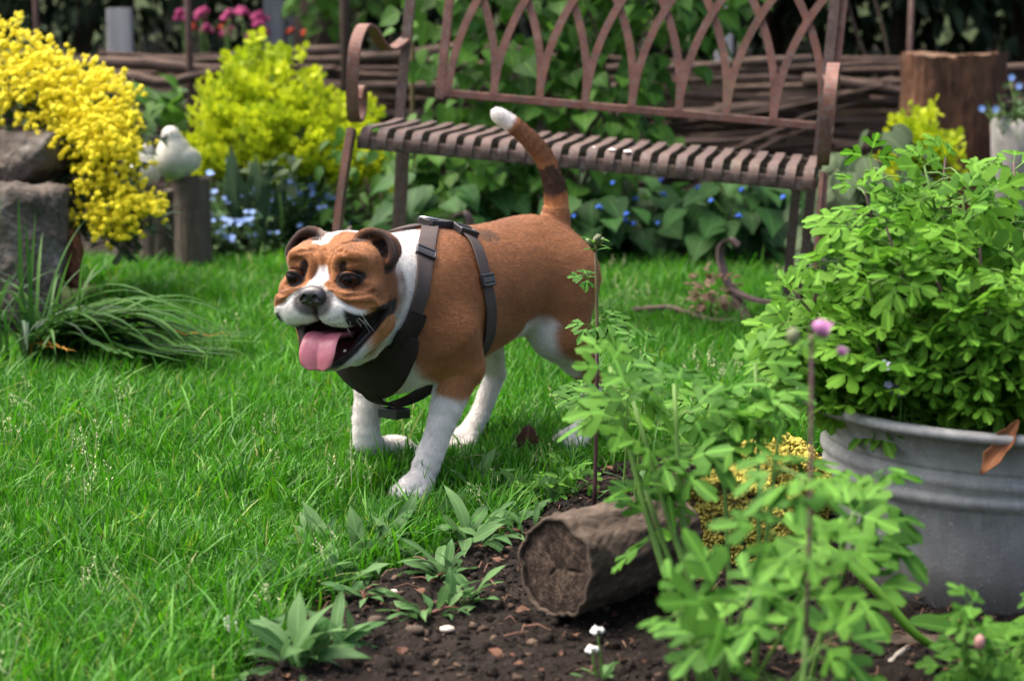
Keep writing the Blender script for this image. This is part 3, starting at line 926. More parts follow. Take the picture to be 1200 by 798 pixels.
def head_obj(name, v, f, mat, c=(0, 0, 0), parent=None, smooth=True):
    c = np.asarray(c)
    me = mesh(name, [hd(np.asarray(p) + c) for p in v], f, mat, smooth)
    return link(name, me, parent or dog)
for s in (1, -1):
    v, f = uv_sphere(.0148)
    e = head_obj('eye', v, f, M_IRIS, (.0480 * s, .0778, .0240))
    # pupil: the front cap of the eye, a hair proud, looking ahead
    dirn = Vector((.10 * s + .02, 1, .02)).normalized()
    vv, ff = [], []
    q = dirn.to_track_quat('Z', 'Y')
    for i in range(5):
        for k in range(16):
            t = R(36) * i / 4; p = 2 * PI * k / 16
            w = q @ Vector((math.sin(t) * math.cos(p), math.sin(t) * math.sin(p), math.cos(t)))
            vv.append(w * .01505)
    for i in range(4):
        for k in range(16): ff.append((i * 16 + k, i * 16 + (k + 1) % 16, i * 16 + 16 + (k + 1) % 16, i * 16 + 16 + k))
    head_obj('pupil', vv, ff, M_EYE, (.0480 * s, .0778, .0240), e)
# nose leather with nostrils, sculpted in its own small field
nf = Field((-.035, -.03, -.03), (.035, .03, .03), .0009)
nf.ell((0, 0, .003), (.0215, .014, .0135), .004)
for s in (1, -1):
    nf.ell((.012 * s, .001, -.002), (.0115, .013, .0125), .004)
    nf.ell((.0095 * s, .0135, -.0005), (.0042, .006, .0048), .002, 'sub')
    nf.chain([(.0095 * s, .013, -.001, .003), (.0185 * s, .010, -.007, .0018)], .002, 'sub')
nf.ell((0, 0, -.011), (.008, .012, .008), .004)
nf.chain([(0, .0155, .004, .0008), (0, .0145, -.006, .0012), (0, .012, -.018, .0012)], .002, 'sub')
v, f = nf.nets()
me = mesh_np('nose', np.array([hd(p) for p in v + np.array((0, .117, .003))]), f, gloss('nose_leather', (.022, .019, .021), .32, .15, .5, (700, .3)))
link('nose', me, dog)
# tongue: a hanging slab with a groove and a curled tip
tf = Field((-.06, -.07, -.09), (.06, .06, .04), .0016)
tp = spline([(.004, .02, -.080, .0), (.004, .060, -.074, 0), (.004, .090, -.067, 0), (.002, .110, -.078, 0), (-.002, .118, -.100, 0), (-.005, .118, -.121, 0)], 4)[:, :3]
Vt, Ft = [], []
nw, off = 13, np.array((0, .11, -.09))
nn = len(tp); ws = np.interp(np.linspace(0, 1, nn), [0, .4, .75, .92, 1], [.026, .031, .0325, .027, .011])
for i in range(nn):
    t = tp[min(i + 1, nn - 1)] - tp[max(i - 1, 0)]; t /= np.linalg.norm(t); nrm = np.array((0, -t[2], t[1])); nrm *= (1 if nrm[2] + nrm[1] > 0 else -1)
    for side in (1, -1):
        for j in range(nw):
            x = (j / (nw - 1) * 2 - 1)
            edge = math.sqrt(max(0, 1 - abs(x) ** 4))
            hgt = side * .0052 * edge + .006 * x * x - .0028 * math.exp(-(x / .13) ** 2) * (side > 0) - .003
            Vt.append(tp[i] + np.array((x * ws[i] + .006 * (i / nn) ** 2, 0, 0)) + nrm * hgt)
m2 = 2 * nw
for i in range(nn - 1):
    for j in range(nw - 1):
        Ft.append((i * m2 + j, i * m2 + j + 1, (i + 1) * m2 + j + 1, (i + 1) * m2 + j))
        Ft.append((i * m2 + nw + j + 1, i * m2 + nw + j, (i + 1) * m2 + nw + j, (i + 1) * m2 + nw + j + 1))
    for j in (0, nw - 1):
        q = (i * m2 + j, (i + 1) * m2 + j, (i + 1) * m2 + nw + j, i * m2 + nw + j); Ft.append(q if j == 0 else q[::-1])
for j in range(nw - 1): Ft.append(((nn - 1) * m2 + j, (nn - 1) * m2 + j + 1, (nn - 1) * m2 + nw + j + 1, (nn - 1) * m2 + nw + j))
N = NT('tongue_wet'); N.set(Base_Color=N.ramp(N.noise(N.coord(), 90, 4), [(.3, (.42, .12, .16)), (.7, (.55, .19, .23))]), Roughness=.38, Specular_IOR_Level=.5, Subsurface_Weight=.25, Subsurface_Radius=(.006, .003, .003))
N.bump(N.noise(N.coord(), 900, 2), .25, .001)
tongue = head_obj('tongue', Vt, Ft, N.m)
sm = tongue.modifiers.new('smooth', 'SUBSURF'); sm.levels = 1; sm.render_levels = 1
# lower teeth along the jaw edge
M_TOOTH = gloss('tooth_ivory', (.70, .62, .48), .3, .3)
for s in (1, -1):
    for i, (x, y, z, r) in enumerate([(.033, .076, -.100, .0038), (.044, .062, -.094, .0026), (.052, .049, -.086, .0026), (.059, .038, -.078, .0028), (.066, .026, -.069, .0028)]):
        v, f = uv_sphere(r, 8, 6, (1, 1, 1.7 if i == 0 else 1.2)); head_obj('tooth', v, f, M_TOOTH, (x * s, y, z))
M_WHISK = gloss('whisker_white', (.8, .78, .75), .4)
for s in (1, -1):
    for i in range(9):
        p = Vector((random.uniform(.03, .06) * s, random.uniform(.075, .10), random.uniform(-.04, -.01)))
        d = Vector((random.uniform(.7, 1) * s, random.uniform(.1, .6), random.uniform(-.6, .1))).normalized()
        L = random.uniform(.025, .045)
        mb = MB().tube([hd(p + d * L * t + Vector((0, 0, -.012 * t * t))) for t in (0, .5, 1)], [.0003, .0002, .0001], 4)
        mb.build('whisker', M_WHISK, dog, True)

M_CLAW = gloss('claw', (.16, .12, .10), .35)
for pw, dx in (((.205, .100, .013), 1), ((-.010, -.082, .026), -1), ((-.128, -.072, .013), 1)):
    for j in range(4):
        y = pw[1] + (j - 1.5) * .0165; x = pw[0] + dx * (.008 if j in (1, 2) else .001)
        MB().tube([(x, y, pw[2] + .002), (x + dx * .007, y, pw[2] - .001), (x + dx * .0125, y, pw[2] - .009)], [.0036, .003, .0008], 7).build('claw', M_CLAW, dog, True)

# short coat: real hairs lying along the body
def build_fur(n=340000):
    V, Fq = _V, _Fq
    P0, P1, P2, P3 = (V[Fq[:, i]] for i in range(4))
    area = np.linalg.norm(np.cross(P2 - P0, P3 - P1), axis=1) * .5
    g = np.random.default_rng(5)
    pick = g.choice(len(Fq), n, p=area / area.sum())
    u, w = g.random(n)[:, None], g.random(n)[:, None]
    Pp = (P0[pick] * (1 - u) + P1[pick] * u) * (1 - w) + (P3[pick] * (1 - u) + P2[pick] * u) * w
    Nn = DF.grad(Pp, .003)
    a, b, z = Pp.T
    H = to_head(Pp); rad = np.linalg.norm(H, axis=1)
    flow = np.tile(np.array((-1., 0, -.35)), (n, 1))
    low = smoothstep(.24, .17, z)[:, None]
    flow = flow * (1 - low) + np.array((.15, 0, -1.))[None] * low
    hw = smoothstep(.17, .14, rad)[:, None] * smoothstep(-.06, -.04, H[:, 1])[:, None]
    hf = H - np.array((0, .115, .0)); hf[:, 1] -= .02; hf = hf @ HM
    flow = flow * (1 - hw) + hf / (np.linalg.norm(hf, axis=1)[:, None] + 1e-6) * hw
    tl = (z > .455) & (a < -.20)
    T = np.array(TAIL)[:, :3]
    ti = np.argmin(((Pp[:, None] - T[None]) ** 2).sum(2), 1)
    td = T[np.minimum(ti + 1, len(T) - 1)] - T[np.maximum(ti - 1, 0)]
    flow[tl] = td[tl] / np.linalg.norm(td[tl], axis=1)[:, None]
    flow -= Nn * (flow * Nn).sum(1)[:, None]; flow /= np.linalg.norm(flow, axis=1)[:, None] + 1e-6
    flow += g.normal(size=(n, 3)) * .2
    Cc = coat_colour(Pp)
    lum = Cc.sum(1)
    lipc = np.interp(np.abs(H[:, 0]), [0, .03, .056, .074, .09], [-.078, -.078, -.07, -.055, -.035])
    inside = (np.abs(H[:, 2] - lipc) < .022) & (np.abs(H[:, 0]) < .09) & (H[:, 1] > 0) & (H[:, 1] < .098)
    keep = ~(inside & (rad < .14)) & (z > .008)
    eye = (np.hypot((np.abs(H[:, 0]) - .048) / 1.3, H[:, 2] - .0243) < .0145) & (H[:, 1] > .05)
    keep &= ~eye
    nose = np.linalg.norm(H - np.array((0, .117, .003)), axis=1) < .026
    keep &= ~nose
    Pp, Nn, flow, Cc, hw, tl = Pp[keep], Nn[keep], flow[keep], Cc[keep], hw[keep, 0], tl[keep]
    n = len(Pp)
    L = (g.uniform(.0042, .0070, n) * (1 - .4 * hw))[:, None]
    L[tl] *= 1.15
    q0 = Pp - Nn * .0004
    q1 = Pp + flow * L * .5 + Nn * L * .17
    q2 = Pp + flow * L + Nn * L * .22
    cu = bpy.data.hair_curves.new('fur')
    cu.add_curves([3] * n)
    cu.attributes['position'].data.foreach_set('vector', np.stack([q0, q1, q2], 1).astype(np.float32).ravel())
    ra = cu.attributes.get('radius') or cu.attributes.new('radius', 'FLOAT', 'POINT')
    ra.data.foreach_set('value', np.tile(np.array((.00019, .00016, .00004), np.float32), n))
    ca = cu.attributes.new('coat', 'FLOAT_COLOR', 'CURVE')
    pale = smoothstep(.25, .55, Cc[:, 1])
    Cc = np.clip(Cc * (1 + (g.uniform(-.38, .38, n) + .12 * vnoise(Pp, 60, 77)) * (1 - .7 * pale))[:, None], 0, 1)
    ca.data.foreach_set('color', np.c_[Cc, np.ones(n)].astype(np.float32).ravel())
    N = NT('fur_hair')
    N.set(Base_Color=N.n('Attribute', attribute_name='coat').outputs['Color'], Roughness=.4, Specular_IOR_Level=.45)
    cu.materials.append(N.m)
    o = bpy.data.objects.new('fur', cu); o.parent = dog; col.objects.link(o)
    o['kind'] = 'stuff'
    return o
build_fur()
# ------------------------------------------------------------------ the harness the dog wears
def webbing_mat(name, c, c2, rough=.75):
    N = NT(name); v = N.coord('UV', (1, 1, 1))
    w = N.n('TexWave'); w.inputs['Scale'].default_value = 160; w.inputs['Distortion'].default_value = .6; N.l(v, w.inputs['Vector'])
    nz = N.noise(N.coord(), 60, 4)
    N.set(Base_Color=N.mix(N.math('MULTIPLY', N.math('ADD', w.outputs['Fac'], nz), .5), c, c2), Roughness=rough, Specular_IOR_Level=.25)
    N.bump(w.outputs['Fac'], .25, .001)
    return N.m
M_WEB = webbing_mat('brown_webbing', (.040, .030, .028), (.078, .062, .058))
M_PAD = webbing_mat('dark_padding', (.016, .011, .009), (.030, .021, .017), .85)
M_BUCK = gloss('black_plastic', (.020, .019, .021), .32, 0, .5, (300, .1))
M_STEEL = NT('steel').set(Base_Color=(.55, .55, .57), Metallic=1.0, Roughness=.28).m

def hug(p):
    q = DOG_BVH.find_nearest(Vector(p)); return q[0], q[1]
def strap(name, pts, width, mat, parent, off=.0045, thick=.003, sub=10, across=7):
    """webbing laid on the coat along pts; width is one value or one per point"""
    P = spline([tuple(p) + ((width if np.isscalar(width) else width[i]),) for i, p in enumerate(pts)], sub)
    C = []
    for p in P: C.append(hug(p[:3]))
    C0 = [Vector(c[0]) for c in C]; n = len(C0)
    for it in range(4): C0 = [C0[0]] + [(C0[i - 1] + C0[i] * 2 + C0[i + 1]) / 4 for i in range(1, n - 1)] + [C0[-1]]
    Nn = [Vector(c[1]) for c in C]
    for it in range(6): Nn = [((Nn[max(i - 1, 0)] + Nn[i] * 2 + Nn[min(i + 1, n - 1)]) / 4).normalized() for i in range(n)]
    V, Fq, UV = [], [], []
    arc = 0
    for i in range(n):
        t = (C0[min(i + 1, n - 1)] - C0[max(i - 1, 0)]).normalized()
        w = t.cross(Nn[i]).normalized()
        if i: arc += (C0[i] - C0[i - 1]).length
        row = []
        for j in range(across):
            x = j / (across - 1) - .5
            c, nn = hug(C0[i] + w * x * P[i][3])
            ideal = C0[i] + w * x * P[i][3]
            h = max((c - C0[i]).dot(Nn[i]), -.012)
            row.append(ideal + Nn[i] * (h + off))
        for it in range(2): row = [row[0]] + [(row[k - 1] + row[k] * 2 + row[k + 1]) / 4 for k in range(1, across - 1)] + [row[-1]]
        V += row + [r + Nn[i] * thick for r in row]
        UV += [(arc, (j / (across - 1))) for j in range(across)] * 2
    m = 2 * across
    for i in range(n - 1):
        a, b = i * m, (i + 1) * m
        for j in range(across - 1):
            Fq.append((a + across + j, b + across + j, b + across + j + 1, a + across + j + 1))
            Fq.append((a + j + 1, b + j + 1, b + j, a + j))
        Fq.append((a, b, b + across, a + across)); Fq.append((a + across - 1, a + m - 1, b + m - 1, b + across - 1))
    Fq.append(tuple(range(across)) + tuple(range(m - 1, across - 1, -1)))
    e = (n - 1) * m; Fq.append(tuple(e + k for k in range(across, m)) + tuple(e + k for k in range(across - 1, -1, -1)))
    me = mesh(name, V, Fq, mat, True)
    uv = me.uv_layers.new(name='UVMap')
    for lp in me.loops: uv.data[lp.index].uv = UV[lp.vertex_index]
    o = link(name, me, parent)
    md = o.modifiers.new('edge', 'BEVEL'); md.width = .001; md.segments = 2; md.limit_method = 'ANGLE'
    return o, C0, Nn
def slider(name, C0, Nn, i, width, parent, length=.022, thick=.009, mat=None):
    """plastic strap buckle sitting on a strap at sample i"""
    t = (C0[min(i + 2, len(C0) - 1)] - C0[max(i - 2, 0)]).normalized(); w = t.cross(Nn[i]).normalized(); nn = w.cross(t)
    if nn.dot(Nn[i]) < 0: nn = -nn
    c = C0[i] + Nn[i] * (.0085)
    o = MB()
    for d in (-1, 1): o.bar(c + t * d * length * .40 - w * width / 2, c + t * d * length * .40 + w * width / 2, length * .24, thick, t)
    for d in (-1, 1): o.bar(c + w * d * (width / 2 - .0015) - t * length * .5, c + w * d * (width / 2 - .0015) + t * length * .5, thick * .9, .0036, nn)
    o.bar(c - w * width / 2 + nn * .001, c + w * width / 2 + nn * .001, length * .5, thick * .6, t)
    return o.build(name, mat or M_BUCK, parent, bevel=.0015)

har = link('harness', mesh('harness', [], [], M_WEB), dog)
DP = lambda a, b, z: (a, b, z)
# neck ring: from the back plate, down the left side to the breast plate, and up the right side
ringL = [DP(.028, .012, .47), DP(.085, .055, .44), DP(.140, .088, .395), DP(.172, .108, .345), DP(.188, .112, .300), DP(.203, .098, .262)]
ringR = [(a, -b, z) for a, b, z in ringL]
o1, c1, n1_ = strap('neck_strap', ringL, .030, M_WEB, har)
o1b, c1b, n1b = strap('neck_strap', ringR, .030, M_WEB, har)
slider('strap_slider', c1, n1_, 16, .036, har)
slider('strap_slider', c1b, n1b, 16, .036, har)
# breast plate: padded, wide under the neck
plate = [DP(.176, .110, .325), DP(.195, .104, .280), DP(.212, .078, .232), DP(.222, .040, .200), DP(.226, .0, .188), DP(.222, -.040, .200), DP(.212, -.078, .232), DP(.195, -.104, .280), DP(.176, -.110, .325)]
o2, c2, n2_ = strap('breast_plate', plate, [.031, .044, .070, .096, .104, .096, .070, .044, .031], M_PAD, har, off=.008, thick=.006)
CH_ = spline([DP(.192, .0, .190), DP(.168, .0, .160), DP(.125, .0, .143), DP(.07, .0, .145), DP(.02, .0, .158), DP(-.02, .0, .172)], 6)
MB().strip([Vector(q) for q in CH_], .036, .004, (0, 1, 0)).build('breast_strap', M_PAD, har)
c3 = [Vector(q) - Vector((0, 0, .006)) for q in CH_]; n3_ = [Vector((0, 0, -1))] * len(c3)
if 0: o3, c3, n3_ = strap('breast_strap', [DP(.20, .0, .185), DP(.15, .0, .165), DP(.09, .0, .16), DP(.03, 0, .16), DP(-.01, 0, .16)], .034, M_PAD, har, off=.010)
slider('breast_buckle', c3, n3_, 13, .044, har, .036, .018)
# girth round the ribs
girth = [DP(-.045, .010, .47), DP(-.025, .060, .445), DP(-.002, .105, .395), DP(.000, .130, .340), DP(-.008, .130, .280), DP(-.016, .105, .220), DP(-.02, .06, .18), DP(-.02, .0, .17)]
o4, c4, n4_ = strap('girth_strap', girth, .030, M_WEB, har)
o4b, c4b, n4b = strap('girth_strap', [(a, -b, z) for a, b, z in girth], .030, M_WEB, har)
slider('strap_slider', c4, n4_, 26, .037, har)
slider('strap_slider', c4b, n4b, 26, .037, har)
slider('girth_buckle', c4, n4_, 8, .038, har, .036, .014)
# back strap, ring and handle plate along the spine
o5, c5, n5_ = strap('back_strap', [DP(.035, .0, .47), DP(.010, .004, .47), DP(-.02, .006, .47), DP(-.05, .006, .47)], .032, M_WEB, har, off=.008)
slider('back_buckle', c5, n5_, 12, .040, har, .05, .014)
ring = MB()
rc = c5[6] + n5_[6] * .017
ring.tube([rc + Vector((math.cos(t) * .017, math.sin(t) * .015, .004 * math.cos(t))) for t in np.linspace(0, 2 * PI, 25)], .0022, 8, cap=False)
ring.build('lead_ring', M_STEEL, har, True)
# ------------------------------------------------------------------ leaf shapes (each a small mesh shared by its copies)
def leaf_mesh(name, V, Fq, UV, mat):
    me = mesh(name, V, Fq, mat, True)
    uv = me.uv_layers.new(name='UVMap')
    for lp in me.loops: uv.data[lp.index].uv = UV[lp.vertex_index]
    return me
def blade_leaf(name, mat, outline, length, bend=.3, fold=.25, wave=0.0, n=7, seed=0):
    """leaf along +Y; outline(t) = half width; bend lets the tip droop, fold makes a keel"""
    g = np.random.default_rng(seed); V, UV, Fq = [], [], []
    for i in range(n + 1):
        t = i / n; hw = outline(t) * length
        y = length * (t - .25 * bend * t * t); z = -length * bend * t * t * .6
        wv = wave * length * math.sin(t * 9 + seed)
        V += [(-hw, y, z + hw * fold + wv), (0, y, z), (hw, y, z + hw * fold - wv)]
        UV += [(0, t), (.5, t), (1, t)]
    for i in range(n):
        a = 3 * i
        Fq += [(a, a + 1, a + 4, a + 3), (a + 1, a + 2, a + 5, a + 4)]
    return leaf_mesh(name, V, Fq, UV, mat)
lance = lambda w: (lambda t: w * (math.sin(PI * min(1, t ** .75)) ** .9) * (1 - .15 * t) + .004)
spoon = lambda w: (lambda t: w * (.18 + .82 * smoothstep(.15, .6, t)) * math.sqrt(max(0, 1 - max(0, (t - .6) / .4) ** 2)) + .002)
heart = lambda w: (lambda t: w * (1.05 * math.sqrt(max(0, min(1, t / .22))) * (1 - smoothstep(.25, 1.0, t)) ** .75 + .003))
oval = lambda w: (lambda t: w * math.sqrt(max(0, 1 - (2 * t - 1) ** 2)) + .003)
strapw = lambda w: (lambda t: w * (1 - .15 * t) * min(1, (1 - t) * 3.5 + .02))

def lobed_leaf(name, mat, size, seed=0, leaflets=3, deep=.30, stalk=.35, cup=.22, la_=46, lw=46, long=1.0):
    """columbine leaf: three stalked leaflets, each three lobes with scalloped ends"""
    g = np.random.default_rng(seed); V, Fq, UV = [], [], []
    def leaflet(base, az, L, tip):
        d = np.array((math.sin(az), math.cos(az))); s = np.array((d[1], -d[0]))
        outline = []
        for lo in (-1, 0, 1):
            la = lo * R(la_) + g.normal() * .06; ln = L * (long if lo == 0 else .86) * g.uniform(.88, 1.12)
            for sc, rr in ((-.38, .70), (-.30, .90), (-.13, .92), (-.09, .99), (.09, 1.0), (.13, .92), (.30, .90), (.38, .70)) if lo == 0 else ((-.38, .72), (-.27, .94), (-.10, .93), (-.02, .98), (.16, .97), (.22, .9), (.36, .80)):
                a = la + sc * R(lw); outline.append((math.sin(a) * ln * rr, math.cos(a) * ln * rr))
            if lo < 1:
                a = la + R(la_ / 2); outline.append((math.sin(a) * ln * deep, math.cos(a) * ln * deep))
        outline = [(-.05 * L, -.01 * L)] + outline + [(.05 * L, -.01 * L)]
        b0 = len(V)
        def put(x, y, u):
            p = base + s * x + d * y
            r2 = math.hypot(x, y) / L
            z = tip * L * r2 * r2 + cup * L * (abs(x) / L) ** 1.5 + g.normal() * .012 * L
            V.append((p[0], p[1], z)); UV.append((.5 + x / L * .6, min(1, max(0, y / L))))
        put(0, .40 * L, 0)
        for x, y in outline: put(x, y, 0)
        n = len(outline)
        for i in range(n - 1): Fq.append((b0, b0 + 1 + i + 1, b0 + 1 + i))
        Fq.append((b0, b0 + 1, b0 + n))
        # stalk
        w = .012 * size
        b1 = len(V)
        for q, zz in ((np.zeros(2), 0), (base, 0)):
            V.append((*(q + s * w), zz)); V.append((*(q - s * w), zz - .001)); UV.extend([(.2, 0), (.2, 0)])
        if np.linalg.norm(base) > 1e-4: Fq.append((b1, b1 + 1, b1 + 3, b1 + 2))
    azs = (0,) if leaflets == 1 else (-R(72), 0, R(72))
    for az in azs:
        az += g.normal() * .12
        b = np.array((math.sin(az), math.cos(az))) * size * stalk * (1.15 if abs(az) < .4 else .8)
        leaflet(b, az + g.normal() * .1, size * .62 * g.uniform(.9, 1.1), -g.uniform(.05, .6))
    return leaf_mesh(name, V, Fq, UV, mat)

# ------------------------------------------------------------------ putting leaves on plants
def frame(d, up=(0, 0, 1), roll=0.0):
    """rotation whose +Y runs along d and +Z faces as far up as it can"""
    y = Vector(d).normalized(); x = y.cross(Vector(up))
    if x.length < 1e-4: x = Vector((1, 0, 0))
    x.normalize(); z = x.cross(y)
    M = Matrix((x, y, z)).transposed()
    return M @ Matrix.Rotation(roll, 3, 'Y')
def place(name, items, parent, limit=300, stuff_name=None, key=None):
    """items: (mesh, position, 3x3 rotation, scale). The first `limit` (nearest the front) are parts, the rest one mesh of stuff"""
    ox = Vector(parent.location) if parent is not None else Vector()
    items = sorted(items, key=key or (lambda it: it[1][1] - .6 * it[1][2]))
    for me, p, M, s in items[:limit]:
        o = bpy.data.objects.new(name, me)
        o.matrix_basis = Matrix.Translation(Vector(p) - ox) @ (M.to_4x4() @ Matrix.Scale(s, 4))
        o.parent = parent; col.objects.link(o)
    rest = items[limit:]
    if rest:
        o = joined(stuff_name or (name + '_mass'), rest, ox); o.parent = parent; o['kind'] = 'stuff'
cache = {}
def joined(name, items, ox=Vector()):
    Vs, Fs, UVs, rn, n0 = [], [], [], [], 0
    mats = None
    for me, p, M, s in items:
        if me.name not in cache:
            v = np.empty(len(me.vertices) * 3, np.float32); me.vertices.foreach_get('co', v)
            me.calc_loop_triangles(); f = np.empty(len(me.loop_triangles) * 3, np.int32); me.loop_triangles.foreach_get('vertices', f)
            tl = np.empty(len(me.loop_triangles) * 3, np.int32); me.loop_triangles.foreach_get('loops', tl)
            if me.uv_layers:
                u = np.empty(len(me.loops) * 2, np.float32); me.uv_layers[0].data.foreach_get('uv', u); u = u.reshape(-1, 2)[tl]
            else: u = np.zeros((len(tl), 2), np.float32)
            cache[me.name] = (v.reshape(-1, 3), f.reshape(-1, 3), u)
        v, f, u = cache[me.name]
        A = np.array(M) * s
        Vs.append(v @ A.T + np.array(Vector(p) - ox)); Fs.append(f + n0); UVs.append(u); rn.append(np.full(len(v), random.random(), np.float32)); n0 += len(v)
        mats = me.materials[0] if mats is None else mats
    me = mesh_np(name, np.concatenate(Vs), np.concatenate(Fs), mats)
    uv = me.uv_layers.new(name='UVMap'); uv.data.foreach_set('uv', np.concatenate(UVs).astype(np.float32).ravel())
    a = me.attributes.new('rnd', 'FLOAT', 'POINT'); a.data.foreach_set('value', np.concatenate(rn))
    return link(name, me)
def rdir(el0, el1, az0=0, az1=2 * PI):
    a = random.uniform(az0, az1); e = R(random.uniform(el0, el1))
    return Vector((math.cos(a) * math.cos(e), math.sin(a) * math.cos(e), math.sin(e)))
def blob(pt, radii, n, fill=.45):
    """points through the outer part of a lumpy crown"""
    out = []
    c = Vector(pt)
    while len(out) < n:
        d = Vector((random.gauss(0, 1), random.gauss(0, 1), random.gauss(0, 1))).normalized()
        r = fill + (1 - fill) * random.random() ** .6
        r *= 1 + .22 * noise.noise(d * 2.3 + c * 3) + .10 * noise.noise(d * 6 + c)
        p = c + Vector((d.x * radii[0], d.y * radii[1], d.z * radii[2])) * r
        out.append((p, d))
    return out

# --- leaf materials
ML_COL = leaf_mat('columbine_leaf', (.060, .185, .014), (.150, .350, .030), .45, .5)
ML_COLB = leaf_mat('columbine_leaf_soft', (.045, .155, .020), (.125, .310, .036), .45, .5)
ML_HEART = leaf_mat('shrub_leaf', (.028, .095, .012), (.085, .215, .026), .38, .45)
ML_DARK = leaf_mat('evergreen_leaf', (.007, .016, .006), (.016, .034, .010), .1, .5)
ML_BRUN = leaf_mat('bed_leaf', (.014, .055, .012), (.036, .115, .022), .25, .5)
ML_FMN = leaf_mat('forget_me_not_leaf', (.040, .095, .038), (.085, .155, .060), .3, .6)
ML_LIME = leaf_mat('lime_bract', (.28, .40, .012), (.60, .68, .022), .40, .5, vein=False)
ML_EUPH = leaf_mat('spurge_leaf', (.06, .13, .03), (.12, .22, .04), .3, .5)
ML_GREY = leaf_mat('grey_green_leaf', (.045, .080, .038), (.085, .125, .062), .25, .65)
ML_STRAP = leaf_mat('strap_leaf', (.022, .085, .014), (.065, .165, .028), .3, .42, vein=False)
ML_BLUE = leaf_mat('blue_green_strap', (.050, .095, .055), (.085, .140, .080), .25, .45, vein=False)
ML_YEL = leaf_mat('yellowed_leaf', (.30, .13, .02), (.42, .24, .04), .2, .6, vein=False)
ML_ROS = leaf_mat('weed_leaf', (.045, .125, .034), (.105, .215, .070), .33, .5)
M_STEM = simple('green_stem', (.10, .20, .035), .5, var=.25, scale=20, bump=.1)
M_STEMP = simple('purple_stem', (.085, .045, .045), .5, var=.3, scale=25, bump=.1)
M_STEMB = simple('brown_stem', (.10, .07, .045), .7, var=.3, scale=25, bump=.2)
M_YELLOW = gloss('yellow_petal', (.84, .73, .010), .6)
M_BLUEF = gloss('light_blue_petal', (.22, .36, .72), .6)
M_BLUED = gloss('deep_blue_petal', (.045, .16, .70), .6)
M_PINKF = gloss('pink_petal', (.50, .06, .20), .6)
M_WHITEF = gloss('white_petal', (.78, .78, .74), .6)
M_MAUVE = gloss('mauve_petal', (.34, .12, .28), .7)
M_LILAC = gloss('lilac_petal', (.45, .42, .68), .6)

def small_flower(name, mat, r, petals=5, cup=.25):
    V, Fq = [(0, 0, 0)], []
    for k in range(petals):
        a0 = 2 * PI * k / petals; b = len(V)
        for da, rr in ((-.5, .55), (-.38, .95), (0, 1.05), (.38, .95), (.5, .55)):
            a = a0 + da * 2 * PI / petals * .95
            V.append((math.cos(a) * r * rr, math.sin(a) * r * rr, r * cup * rr))
        Fq += [(0, b, b + 1), (0, b + 1, b + 2), (0, b + 2, b + 3), (0, b + 3, b + 4)]
    return mesh(name, V, Fq, mat, False)
def knob(name, mat, r, seed=0, n=9):
    """a little head of many small flowers"""
    g = np.random.default_rng(seed); V, Fq = [], []
    for i in range(n):
        d = g.normal(size=3); d[2] = abs(d[2]) * .8; d /= np.linalg.norm(d)
        c = d * r * .65; b = len(V); rr = r * g.uniform(.34, .5)
        for k in range(6):
            q = [(1, 0, 0), (-1, 0, 0), (0, 1, 0), (0, -1, 0), (0, 0, 1), (0, 0, -1)][k]
            V.append(tuple(c + np.array(q) * rr))
        for a, bb, cc in ((0, 2, 4), (2, 1, 4), (1, 3, 4), (3, 0, 4), (2, 0, 5), (1, 2, 5), (3, 1, 5), (0, 3, 5)): Fq.append((b + a, b + bb, b + cc))
    return mesh(name, V, Fq, mat, True)

def stem_pts(base, tip, bow=.1, n=6, side=None):
    b, t = Vector(base), Vector(tip); s = Vector(side) if side else Vector((random.uniform(-1, 1), random.uniform(-1, 1), 0)).normalized()
    L = (t - b).length
    return [b.lerp(t, i / n) + s * bow * L * math.sin(PI * i / n) for i in range(n + 1)]
def local(parent, pts):
    o = Vector(parent.location); return [Vector(p) - o for p in pts]
def stem(parent, pts, r0, r1, mat, name='stem', seg=7):
    n = len(pts)
    return MB().tube(local(parent, pts), [r0 + (r1 - r0) * i / (n - 1) for i in range(n)], seg).build(name, mat, parent, True)
# ------------------------------------------------------------------ behind: brushwood fence, stakes, stump, hedge
def bark_mat(name, dark, light, scale=18, sx=(6, 6, 1)):
    N = NT(name); v = N.coord('Object', sx)
    a = N.noise(v, scale * .3, 8, .75, .5); b = N.noise(N.coord(), scale * 3, 5)
    c = N.ramp(a, [(.3, dark), (.7, light)]); c = N.mix(N.math('MULTIPLY', b, .4), c, tuple(x * .5 for x in dark))
    N.set(Base_Color=c, Roughness=.9, Specular_IOR_Level=.2); N.bump(a, 1.0, .012)
    return N.m
M_BRUSH = bark_mat('dead_branch', (.040, .028, .022), (.165, .115, .090), 20, (1, 1, 1))
fence = empty('brushwood_fence', (0, 8.0, 0), 0, 'low fence of dead brown branches stacked lengthwise behind the bench', 'fence')
rb = random.Random(3)
FTOP = lambda x: .585 - .045 * smoothstep(-1.2, 1.6, x)
def branch_obj(x0, x1, y, z0, z1, r):
    n = 8; pts = []
    for i in range(n + 1):
        t = i / n
        pts.append((x0 + (x1 - x0) * t, y - 8.0 + .05 * math.sin(t * 5 + x0 * 3) + rb.uniform(-.02, .02), z0 + (z1 - z0) * t + .018 * math.sin(t * 6 + x0 * 7) + rb.uniform(-.008, .008)))
    rr = [r * (1 - .65 * i / n) for i in range(n + 1)]
    mb = MB().tube(pts, rr, 6, jitter=.12)
    return mb.build('branch', M_BRUSH, fence, True)
nb = 0
